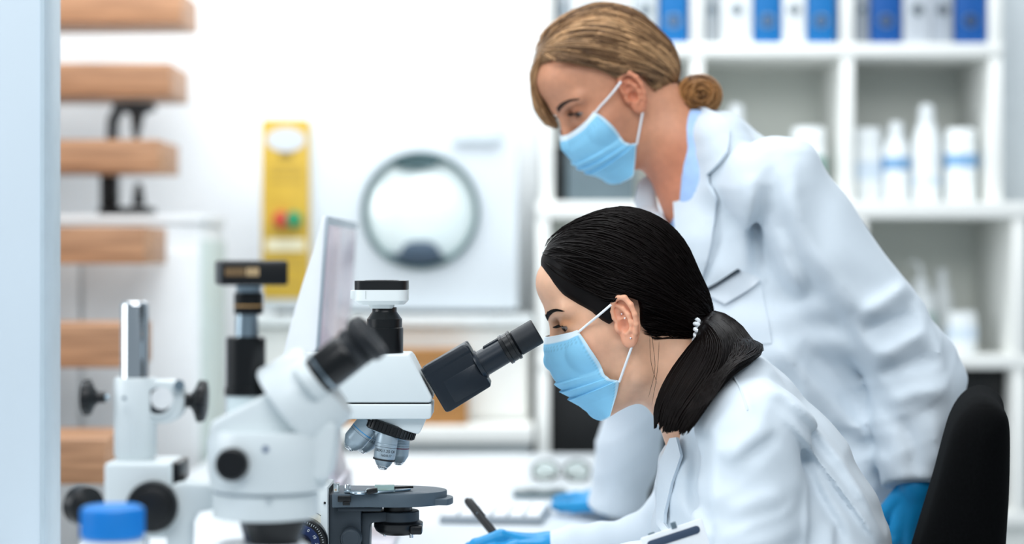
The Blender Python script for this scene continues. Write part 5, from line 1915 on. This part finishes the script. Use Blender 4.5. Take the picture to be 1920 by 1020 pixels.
# far hand with pen
wr = np.array(W(1036, 1031, 2.68))
hand1 = build_hand('glove', w1, GLOVE, wr, A_far1[1], (-.93, -.05, .16), (.10, .25, 1), (.05, -1, .3),
                   [(.48, .65, .4), (.55, .7, .4), (.6, .7, .4), (.65, .7, .4)], .3, [(.85, .35, -.18), (.95, .0, -.25), (.95, -.1, -.2)], .88, .05)
build_hand('glove', w1, GLOVE, tuple(W(1118, 1088, 2.362)), A_near1[1], (-1, .05, -.10), (-.1, 0, 1), (.0, 1, 0),
           [(.05, .12, .1), (.05, .12, .1), (.05, .12, .1), (.06, .12, .1)], .8, [(.7, .7, -.05), (.9, .4, -.05), (1, .2, 0)], .95, .05)
pen = thing('pen', 'black ballpoint pen held in the blue gloved hand', 'pen', W(984, 1078, 2.64))
pa, pb = W(874, 936, 2.70), W(985, 1072, 2.635)
pd = pb - pa
pl = pd.length
s27 = 1 / S(2.7)
MB().lathe(pa, pd, [(0, 4 * s27), (3 * s27, 6.5 * s27), (10 * s27, 7.3 * s27), (60 * s27, 7.8 * s27), (110 * s27, 8 * s27), (pl - 22 * s27, 7 * s27)], 20).build('barrel', BLACK, pen)
MB().lathe(pa + pd.normalized() * (pl - 23 * s27), pd, [(0, 7 * s27), (18 * s27, 2.5 * s27), (24 * s27, 1 * s27)], 16).build('tip', STEEL, pen)
up_ = Vector((pd.z, 0, -pd.x)).normalized()
MB().box(pa + pd.normalized() * 28 * s27 - up_ * 7.5 * s27, (46 * s27, 5 * s27, 2.5 * s27), pd.to_track_quat('X', 'Z').to_matrix(), .0004).build('clip', BLACKM, pen)
MB().cyl(pa + pd.normalized() * 36 * s27 + Vector((0, -7.6 * s27, 0)), pa + pd.normalized() * 36 * s27 + Vector((0, -8.4 * s27, 0)), 1.6 * s27, seg=10).build('clip_dot', STEEL, pen)

# -------- pony tail
def pony(n, seed, K=17, shrink=1.0):
    r_ = np.random.default_rng(seed)
    outer = [(1309, 592, 2.50), (1345, 584, 2.49), (1386, 608, 2.47), (1412, 645, 2.44), (1418, 678, 2.40), (1380, 698, 2.35), (1340, 742, 2.30), (1300, 800, 2.30)]
    mid = [(1309, 600, 2.47), (1330, 610, 2.44), (1350, 645, 2.41), (1340, 690, 2.38), (1310, 735, 2.36), (1285, 770, 2.34), (1268, 806, 2.33)]
    inner = [(1308, 612, 2.46), (1306, 632, 2.44), (1288, 655, 2.42), (1262, 690, 2.41), (1240, 730, 2.40), (1229, 765, 2.39), (1228, 800, 2.38)]
    ow, mw, iw = (bez([tuple(W(*p)) for p in c], K) for c in (outer, mid, inner))
    t = .5 + (r_.random(n) - .5) * shrink
    s = r_.uniform(-1, 1, n) * shrink ** 2
    clump = r_.random(40)
    out_ = []
    for i in range(n):
        a = t[i]
        c = iw * (1 - 2 * a) + mw * 2 * a if a < .5 else mw * (2 - 2 * a) + ow * (2 * a - 1)
        kk = np.linspace(0, 1, K)
        th_ = .006 + .030 * np.sin(np.pi * np.clip(kk * .9 + .05, 0, 1))
        edge = math.sqrt(max(0.03, 1 - (2 * a - 1) ** 2))
        c = c + np.array((0, 1, 0)) * (s[i] * th_ * edge)[:, None]
        ph_ = r_.uniform(0, 6.28)
        c = c + (np.array((1, 0, .6)) * .0013)[None] * (np.sin(kk * 7 + ph_) * kk)[:, None]
        L = 1.05 - .12 * clump[int(a * 39.9)] - abs(r_.normal()) * .05 - .10 * (r_.random() > .9)
        L = max(L, .7)
        c2 = np.stack([np.interp(kk * L, kk, c[:, j_]) for j_ in range(3)], 1)
        if L > 1:
            e_ = (c[-1] - c[-2]) / (kk[-1] - kk[-2])
            ov = np.clip(kk * L - 1, 0, None)
            c2 = c2 + e_ * ov[:, None]
        out_.append(c2)
    P = np.array(out_).reshape(-1, 3).astype(np.float32)
    lay = np.repeat(r_.random(n) * .010, K)
    for _ in range(6):
        d = coat1_base(P)
        ii = np.where(d < .006 + lay)[0]
        if len(ii) == 0:
            break
        g = grad(coat1_base, P[ii], .004)
        g[:, 1] -= .6
        g /= np.linalg.norm(g, axis=1)[:, None]
        P[ii] += g * np.clip(.006 + lay[ii] - d[ii], 0, .03)[:, None] * .9
    return P.reshape(n, K, 3)


pt = pony(4500, 5)
strands('ponytail_strands', pt, rng.uniform(.0005, .0012, len(pt)), HAIRBS, hair1)
# core of the pony tail
core_c = pony(30, 8, shrink=.72)


def core(P):
    f = None
    for c in core_c[:, :14:2]:
        g = chain(P, c, [.003] + [.0042] * (len(c) - 4) + [.003, .002, .001], .004)
        f = g if f is None else np.minimum(f, g)
    return f


V, F = sdf_mesh(core, (.16, 2.2, .96), (.36, 2.56, 1.16), .0035)
np_mesh('ponytail', V, F, HAIRB, hair1, smooth=True)
# hair tie: clear coil
tc_ = Vector(W(1305, 619, 2.458))
coil = []
for k in range(120):
    a = 2 * math.pi * k / 120
    rr_ = .0155 + .0025 * math.cos(a * 12)
    coil.append(tc_ + Vector((.003 * math.sin(a * 12), rr_ * math.cos(a), rr_ * math.sin(a) * .9)))
MB().tube(coil, .0024, 7, closed=True).build('hair_tie', mat('tie_clear', '#eef3f6', 0.15, var=0.02), hair1)
# loose hairs
r_ = np.random.default_rng(21)
fly = []
for k in range(26):
    s0 = sp[r_.integers(0, len(sp))]
    c = H1.w(s0)
    if c[0, 1] > 2.52:
        continue
    kk = np.linspace(0, 1, sp.shape[1])
    c = c + (np.array(c - H1.o) / .1) * (np.sin(np.pi * kk) * r_.uniform(.0006, .0022))[:, None]
    fly.append(c)
for (a, b, c) in (((1222, 628), (1228, 690), (1216, 745)), ((1218, 630), (1221, 680), (1232, 720)), ((1236, 640), (1232, 700), (1222, 760))):
    fly.append(bez([tuple(W(*a, 2.437)), tuple(W(*b, 2.436)), tuple(W(*c, 2.43))], sp.shape[1]))
strands('loose_hairs', np.array(fly), np.full(len(fly), .00028), HAIRBS, hair1)

# lower body on the chair
legs_part('trousers', [(.345, 2.42, .535), (.345, 2.58, .535)], [(.10, 2.40, .525), (.10, 2.60, .525)], [(-.02, 2.39, .10), (-.02, 2.61, .10)], [.085, .065, .05], w1)
for y in (2.39, 2.61):
    shoe((-.03, y, 0), (-1, 0), w1)

# ================================================================ chair
ch = thing('office_chair', 'black fabric office chair with tall backrest behind the seated woman', 'chair', (.38, 2.5, 0))
CHF = mat('chair_fabric', '#040506', 0.95, var=0.3, scale=300, bump=0.2, bscale=1500, spec=0.1)
bl_ = bez([(1700, 1060), (1722, 985), (1750, 890), (1768, 820), (1782, 775), (1803, 744), (1832, 730), (1862, 742), (1877, 765), (1879, 830), (1876, 920), (1870, 1010), (1862, 1080)], 40)
cpoly = [tuple(W(x, y, 2.5).xz) for x, y in bl_] + [tuple(W(1740, 1130, 2.5).xz)]


CA = math.atan(.228)
CCX = W(1815, 900, 2.5).x


def chair_back(P):
    dx, dy = P[:, 0] - CCX, P[:, 1] - 2.5
    yy = dx * math.sin(CA) + dy * math.cos(CA)
    tx = dx * math.cos(CA) - dy * math.sin(CA)
    bend = -.25 * yy ** 2
    sh = P[:, 2] + 1.3 * np.clip(np.abs(yy) - .09, 0, 1) ** 2
    g = poly2(tx + CCX + bend, sh, cpoly)
    return smax(g, np.abs(yy) - .19, .05)


V, F = sdf_mesh(chair_back, (.42, 2.24, .72), (.72, 2.76, 1.08), .005)
np_mesh('backrest', V, F, CHF, ch, smooth=True)
rimp = [(W(x, y, 2.29).x, 2.288, W(x, y, 2.5).z) for x, y in bl_[3:-3]]
MB().box((.34, 2.5, .394), (.46, .46, .07), bev=.03, seg=4).build('seat', CHF, ch)
MB().tube([(.5, 2.5, .365), (.60, 2.5, .39), (.63, 2.5, .55), (.60, 2.5, .80)], .02, 10).build('back_bar', BLACK, ch)
MB().cyl((.36, 2.5, .12), (.36, 2.5, .375), .025).build('gas_lift', BLACKM, ch)
for k in range(5):
    a = 2 * math.pi * k / 5 + math.radians(54)
    e = Vector((.36 + .27 * math.cos(a), 2.5 + .27 * math.sin(a), .075))
    lg = MB().tube([(.36, 2.5, .13), (.36 + .14 * math.cos(a), 2.5 + .14 * math.sin(a), .115), e], [.024, .02, .016], 8).build('leg', BLACK, ch)
    MB().cyl(e + Vector((-.018 * math.sin(a), .018 * math.cos(a), -.045)), e + Vector((.018 * math.sin(a), -.018 * math.cos(a), -.045)), .03, bev=.004).build('caster', BLACK, lg)
# ================================================================ standing woman
DT = 2.87
w2 = thing('person', 'fair-haired woman in lab coat standing and leaning over the table', 'person', (W(1560, 0, DT).x, DT, 0))
PITCH2, YAW2 = 40, 20
H2 = Head((0, 0, 0), PITCH2, YAW2, 0, .965)
_e = H2.w(np.array((-.002, .072, 0.0)))
H2.o = np.array(W(1192, 181, 2.80), dtype=np.float32) - _e


def tint2(V):
    c = np.ones((len(V), 3))
    y = np.abs(V[:, 1])
    ck = np.exp(-(((V[:, 0] - .05) / .03) ** 2 + ((y - .05) / .03) ** 2 + ((V[:, 2] + .008) / .025) ** 2))
    c *= 1 - ck[:, None] * np.array((0.02, .10, .12))
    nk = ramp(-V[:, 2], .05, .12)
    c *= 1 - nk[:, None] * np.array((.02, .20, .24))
    ey = np.exp(-(((V[:, 0] - .066) / .022) ** 2 + ((y - .036) / .022) ** 2 + ((V[:, 2] - .037) / .009) ** 2))
    c *= 1 - ey[:, None] * np.array((.16, .28, .34))
    return c


NK2 = [W(1222, 205, DT), W(1262, 270, DT), W(1318, 360, DT + .01), W(1350, 430, DT + .02)]
NR2 = [.052, .052, .060, .08]
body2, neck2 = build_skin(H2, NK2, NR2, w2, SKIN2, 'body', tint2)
eyes(H2, w2, '#3d2b20', (1, .1, -.3))
brows_lashes(H2, w2, neck2, mat('brow_brown', '#3f2a1f', 0.6), 260, .0007, 4)


def hf2(P):
    f = ell(P, (-.018, 0, .046), (.095, .083, .097))
    f = smin(f, ell(P, (.020, 0, .088), (.050, .066, .052)), .03)
    f = smin(f, ell(P, (-.078, 0, .005), (.034, .048, .038)), .03)
    f = smin(f, ell(P, (.0, 0, .03), (.05, .081, .05)), .02)
    return f


face_mask(H2, w2, MASKB, neck2, .016, hf=hf2)


def hit_local(H, hf, px_, py_):
    """local point where the sight line through a pixel meets the hair surface"""
    d = Vector(((px_ - 960) / FPX, 1, -(py_ - HOR) / FPX))
    t = np.linspace(2.6, 3.1, 1500)
    Pw = np.array((0, 0, CAMZ))[None] + t[:, None] * np.array(d)[None]
    Pl = H.l(Pw.astype(np.float32))
    v = hf(Pl)
    i = np.where(v < 0)[0]
    return Pl[i[0]] if len(i) else Pl[np.argmin(v)]


LP2 = lambda a, b: tuple(float(hit_local(H2, hf2, a, b)[k]) for k in (0, 2))
line_h = [LP2(*p) for p in [(1030, 122), (1050, 112), (1075, 118), (1098, 124), (1122, 130), (1145, 140), (1160, 150), (1172, 148)]]
back_h = [LP2(*p) for p in [(1190, 137), (1206, 142), (1216, 160), (1226, 185), (1240, 200), (1262, 215)]]
poly2_ = [(.14, line_h[0][1] + .005)] + line_h + back_h + [(-.10, -.06), (-.2, -.06), (-.2, .2), (.14, .2)]


def hcol(V):
    n = len(V)
    return np.tile(np.array((.8, .72, .62)), (n, 1))


hair2, hc2 = hair_cap(H2, hf2, poly2_, w2, HAIRL, colors=hcol, edge=.010)
tie2 = np.array(hit_local(H2, hf2, 1262, 180))
tie2[1] = 0.0
tie2[0] -= .012
sp2 = scalp_strands(hf2, poly2_, tie2, 4600, 31, K=15, spread=.022, off=(-.0005, .003), edge_frac=.5)
st0 = sp2[:, 0]
tone = .5 + .5 * np.sin(st0[:, 1] * 150 + 3 * np.sin(st0[:, 2] * 60) + st0[:, 0] * 40)
tone = np.clip(tone + rng.normal(size=len(tone)) * .25, 0, 1)
dark = np.array((.45, .36, .30))
lite = np.array((2.5, 2.35, 2.1))
ccl = dark[None] + (lite - dark)[None] * tone[:, None] ** 1.1
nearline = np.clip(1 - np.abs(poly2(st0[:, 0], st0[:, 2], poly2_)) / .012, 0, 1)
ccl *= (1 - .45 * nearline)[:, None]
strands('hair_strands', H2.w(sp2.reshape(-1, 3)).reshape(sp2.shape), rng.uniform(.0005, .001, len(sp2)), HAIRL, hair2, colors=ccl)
# face-framing lock hanging on the far side of the forehead
lock = []
r_ = np.random.default_rng(4)
for k in range(500):
    t = r_.random()
    j1, j2, j3 = r_.normal(size=(3, 3)) * .0022
    a = W(1085 - 30 * t, 50 + 34 * t, 2.80 + .03 * t)
    b = W(1035 - 14 * t, 84 + 22 * t, 2.81 + .02 * t)
    c = W(1000 + 14 * t, 136 + 8 * t, 2.825 + .02 * t)
    e = W(1003 + 20 * t, 190 + 6 * t, 2.84 + .02 * t)
    g = W(1026 + 18 * t, 230 + 8 * t, 2.86)
    lock.append(bez([np.array(a), np.array(b) + j1, np.array(c) + j2, np.array(e) + j3, np.array(g) + j3], 16))
lock = np.array(lock)
lc = dark[None] * 1.2 + (lite * .9 - dark)[None] * r_.random(len(lock))[:, None]
strands('front_lock', lock, np.full(len(lock), .0009), HAIRL, hair2, colors=lc)
# low bun of coiled strands
bc2 = np.array(W(1310, 180, 2.86))
bun = []
for k in range(900):
    ph_ = r_.uniform(0, 6.28)
    inc = r_.normal() * .5
    R0 = r_.uniform(.004, .034)
    a = np.linspace(0, 1.2 * math.pi + r_.uniform(0, 1.5), 16) + ph_
    x = R0 * np.cos(a)
    z = R0 * np.sin(a) * .92
    y = .026 * math.sin(inc) + .012 * np.sin(a + k)
    rr_ = np.sqrt(np.clip(1 - (y / .036) ** 2, .2, 1))
    bun.append(bc2 + np.stack([x * rr_, y, z * rr_], 1))
bun = np.array(bun)
bt = r_.random(len(bun))
bcol = np.array((.55, .36, .20))[None] + (np.array((2.3, 1.8, 1.15)) - np.array((.55, .36, .20)))[None] * bt[:, None]
strands('bun_strands', bun, np.full(len(bun), .0011), HAIRL, hair2, colors=bcol)
V, F = sdf_mesh(lambda P: smin(ell(P, bc2, (.029, .030, .027)), cap(P, H2.w(tie2), bc2, .020, .016), .01), bc2 - .07, bc2 + .07, .003)
np_mesh('bun', V, F, HAIRL, hair2, colors=np.tile(np.array((.5, .33, .2)), (len(V), 1)))
MB().tube([Vector(H2.w(tie2) * .55 + bc2 * .45) + Vector((0, .018 * math.cos(a), .018 * math.sin(a))) for a in [2 * math.pi * k / 24 for k in range(24)]], .003, 7, closed=True).build('hair_tie', mat('tie_brown', '#c08a63', 0.5), hair2)

# -------- coat
D9 = 2.93
YT = .84
torso2 = [((1354, 266), 54), ((1375, 350), 105), ((1385, 440), 160), ((1455, 640), 195), ((1515, 850), 190), ((1560, 1050), 205), ((1590, 1330), 225)]
A_near2 = [W(1462, 345, 2.745), W(1718, 712, 2.75), W(1716, 890, 2.71)]
A_far2 = [W(1300, 440, 3.07), W(1200, 740, 3.27), W(1160, 935, 3.31)]
FOLDS2 = [([(1440, 290), (1432, 330), (1445, 400), (1480, 480), (1520, 540), (1560, 590), (1600, 660), (1640, 740), (1662, 800)], -0.0110, 0.0095, .4),
          ([(1470, 300), (1470, 380), (1510, 470), (1560, 540), (1590, 580)], 0.0101, 0.0119, .3),
          ([(1500, 560), (1470, 500), (1450, 430)], 0.0087, 0.0102, 0),
          ([(1590, 590), (1640, 560), (1690, 530)], 0.0130, 0.0102, .4),
          ([(1600, 620), (1650, 600), (1705, 590)], -0.0116, 0.0085, 0),
          ([(1620, 665), (1670, 640), (1720, 615)], 0.0130, 0.0102, .4),
          ([(1630, 700), (1680, 680), (1740, 665)], -0.0116, 0.0093, 0),
          ([(1640, 750), (1690, 730), (1760, 720)], 0.0101, 0.0102, .3),
          ([(1700, 560), (1730, 620), (1750, 690)], 0.0087, 0.0102, .3),
          ([(1720, 760), (1735, 820), (1740, 870)], 0.0072, 0.0102, 0),
          ([(1670, 770), (1690, 830), (1690, 890)], -0.0087, 0.0085, 0),
          ([(1400, 330), (1395, 420), (1400, 520)], 0.0087, 0.0102, .3),
          ([(1425, 350), (1420, 440), (1430, 540)], -0.0087, 0.0085, 0),
          ([(1330, 600), (1420, 640), (1500, 660)], 0.0058, 0.0170, 0),
          ([(1440, 640), (1520, 720), (1600, 800), (1650, 880)], 0.0101, 0.0119, .4),
          ([(1500, 640), (1560, 700), (1620, 780)], -0.0087, 0.0102, 0),
          ([(1550, 800), (1600, 830), (1650, 840)], -0.0087, 0.0119, 0),
          ([(1580, 860), (1630, 920), (1660, 1000)], 0.0087, 0.0119, 0),
          ([(1520, 780), (1580, 860), (1600, 960)], -0.0072, 0.0119, 0),
          ([(1365, 420), (1340, 480), (1320, 540)], -0.0043, 0.0051, 0)]


def coat2_base(P):
    f = None
    Q = P.copy()
    Q[:, 1] = (Q[:, 1] - D9) * YT
    for i in range(len(torso2) - 1):
        (a, ra), (b, rb_) = torso2[i], torso2[i + 1]
        wa, wb_ = W(a[0], a[1], D9), W(b[0], b[1], D9)
        g = cap(Q, (wa.x, 0, wa.z), (wb_.x, 0, wb_.z), ra / S(D9), rb_ / S(D9))
        f = g if f is None else smin(f, g, .03)
    Q[:, 1] = (P[:, 1] - DT) * .5
    wa, wb_ = W(1347, 264, DT), W(1372, 350, DT)
    f = smin(f, cap(Q, (wa.x, 0, wa.z), (wb_.x, 0, wb_.z), 56 / S(DT), 70 / S(DT)), .02)
    for A_, rr_2, e in ((A_near2, [.066, .064, .046], .016), (A_far2, [.070, .058, .050], .014)):
        c0 = np.array(A_[2])
        dr = c0 - np.array(A_[1])
        dr /= np.linalg.norm(dr)
        arm = smax(chain(P, A_, rr_2, .02), ((P - c0) @ dr - e).astype(np.float32), .003)
        f = smin(f, arm, .028)
    return f


def coat2_f(P):
    f = coat2_base(P)
    X, Z = P[:, 0], P[:, 2]
    sideN = 1 - ramp(P[:, 1], 2.84, 2.98)
    disp = np.zeros(X.shape, dtype=np.float32)
    act = (sideN > 0) & (np.abs(f) < .035)
    if act.any():
        dsub = 0
        for pts, amp, wid, sk in FOLDS2:
            dsub = dsub + fold(X[act], Z[act], pts, amp, wid, 2.76, sk)
        disp[act] = dsub
    n = .0035 * np.sin(X * 30 + Z * 40 + 3 * np.sin(Z * 17)) * np.sin(Z * 26 - X * 20 + 2 * np.sin(X * 24))
    wr_ = np.exp(-((P[:, 1] - 3.26) / .10) ** 2) * (1 - ramp(Z, 1.15, 1.25))
    n = n + crease(X, Z, P[:, 1], .0018)
    n = n + wr_ * .003 * np.sin(Z * 55 + 20 * X)
    return f - disp * sideN - n


CUT2 = [tuple(W(x, y, DT).xz) for x, y in [(1120, 150), (1318, 196), (1296, 240), (1281, 300), (1272, 370), (1272, 430), (1280, 480), (1236, 420), (1205, 375), (1175, 330), (1100, 300)]]


def coat2(P):
    f = coat2_f(P)
    cut = smax(poly2(P[:, 0], P[:, 2], CUT2), P[:, 1] - (D9 + .085), .01)
    f = smax(f, -cut, .004)
    return smax(f, .47 - P[:, 2], .01)


V, F = sdf_mesh(coat2, (.08, 2.58, .44), (.78, 3.44, 1.46), .0042)
coat_2 = np_mesh('lab_coat', relax(V, F, 2), F, COAT, w2, smooth=True)


def shirt2_f(P):
    f = coat2_base(P) + .016
    f = smin(f, chain(P, [tuple(W(1302, 268, DT)), tuple(W(1335, 340, DT)), tuple(W(1355, 430, DT))], [.057, .064, .075], .02), .02)
    f = np.maximum(f, np.linalg.norm(P - np.array(W(1290, 360, DT), dtype=np.float32), axis=1) - .14)
    X, Z = P[:, 0], P[:, 2]
    cut = poly2(X, Z, [tuple(W(x, y, DT).xz) for x, y in [(1120, 150), (1300, 190), (1276, 225), (1272, 330), (1266, 392), (1240, 360), (1215, 345), (1170, 330), (1100, 300)]])
    return smax(f, -cut, .003)


V, F = sdf_mesh(shirt2_f, (.15, 2.66, .9), (.5, 3.1, 1.44), .005)
shirt_2 = np_mesh('shirt', V, F, SHIRT, w2, smooth=True)
# collar and lapel of the near side
lp = drape('lapel', [(1312, 205), (1330, 207), (1352, 222), (1364, 245), (1362, 290), (1350, 308), (1330, 328), (1331, 345), (1345, 372), (1342, 410), (1328, 470), (1316, 540), (1300, 560), (1285, 500), (1274, 440), (1272, 370), (1281, 300), (1296, 240)], 2.8, coat2_f, .002, .006, COAT, coat_2, 2.5, 3.1, .007)
fl = drape('far_lapel', [(1215, 328), (1226, 345), (1218, 370), (1225, 400), (1260, 470), (1235, 470), (1200, 420), (1185, 385), (1192, 350)], 3.0, coat2_f, -.002, .006, COAT, coat_2, 2.5, 3.2, .008)
# breast pocket with clipped card
pk = drape('pocket', [(1318, 545), (1420, 528), (1436, 640), (1335, 650)], 2.8, coat2_f, .0, .0014, COAT, coat_2, 2.5, 3.1, .01)
card = drape('id_card', [(1324, 548), (1386, 505), (1426, 527), (1362, 572)], 2.78, coat2_f, .006, .002, mat('card_grey', '#c9d2da', 0.35), coat_2, 2.5, 3.1, .01)
tag(card, 'grey translucent card with dark clip edge')
drape('card_edge', [(1322, 547), (1384, 503), (1388, 507), (1327, 551)], 2.78, coat2_f, .0085, .003, mat('card_edge_dark', '#2c3740', 0.4), card, 2.5, 3.1, .006)

# -------- hands
wr = np.array(A_far2[2]) + np.array((-.012, 0, -.006))
build_hand('glove', w2, GLOVE, tuple(W(1142, 942, 3.315)), A_far2[1], (-.35, .93, -.03), (-.1, 0, 1), (-1, -.5, 0),
           [(.03, .08, .05), (.03, .08, .05), (.03, .08, .05), (.04, .08, .05)], 1.2, [(.7, .7, -.03), (.9, .4, -.03), (1, .2, 0)], .88, .06)
build_hand('glove', w2, GLOVE, tuple(W(1718, 905, 2.705)), A_near2[1], (-.05, .10, -1), (.15, -1, 0), (-1, -.15, 0),
           [(.15, .35, .2), (.22, .42, .3), (.25, .45, .3), (.3, .5, .3)], 1.0, [(.8, .45, -.3), (.9, .1, -.3), (1, 0, -.3)], .95, .05)
# -------- legs
legs_part('trousers', [(.50, 2.86, .60), (.50, 3.01, .60)], [(.53, 2.87, .46), (.53, 3.01, .46)], [(.57, 2.88, .09), (.57, 3.02, .09)], [.09, .07, .05], w2)
for y in (2.88, 3.02):
    shoe((.57, y, 0), (-1, 0), w2)
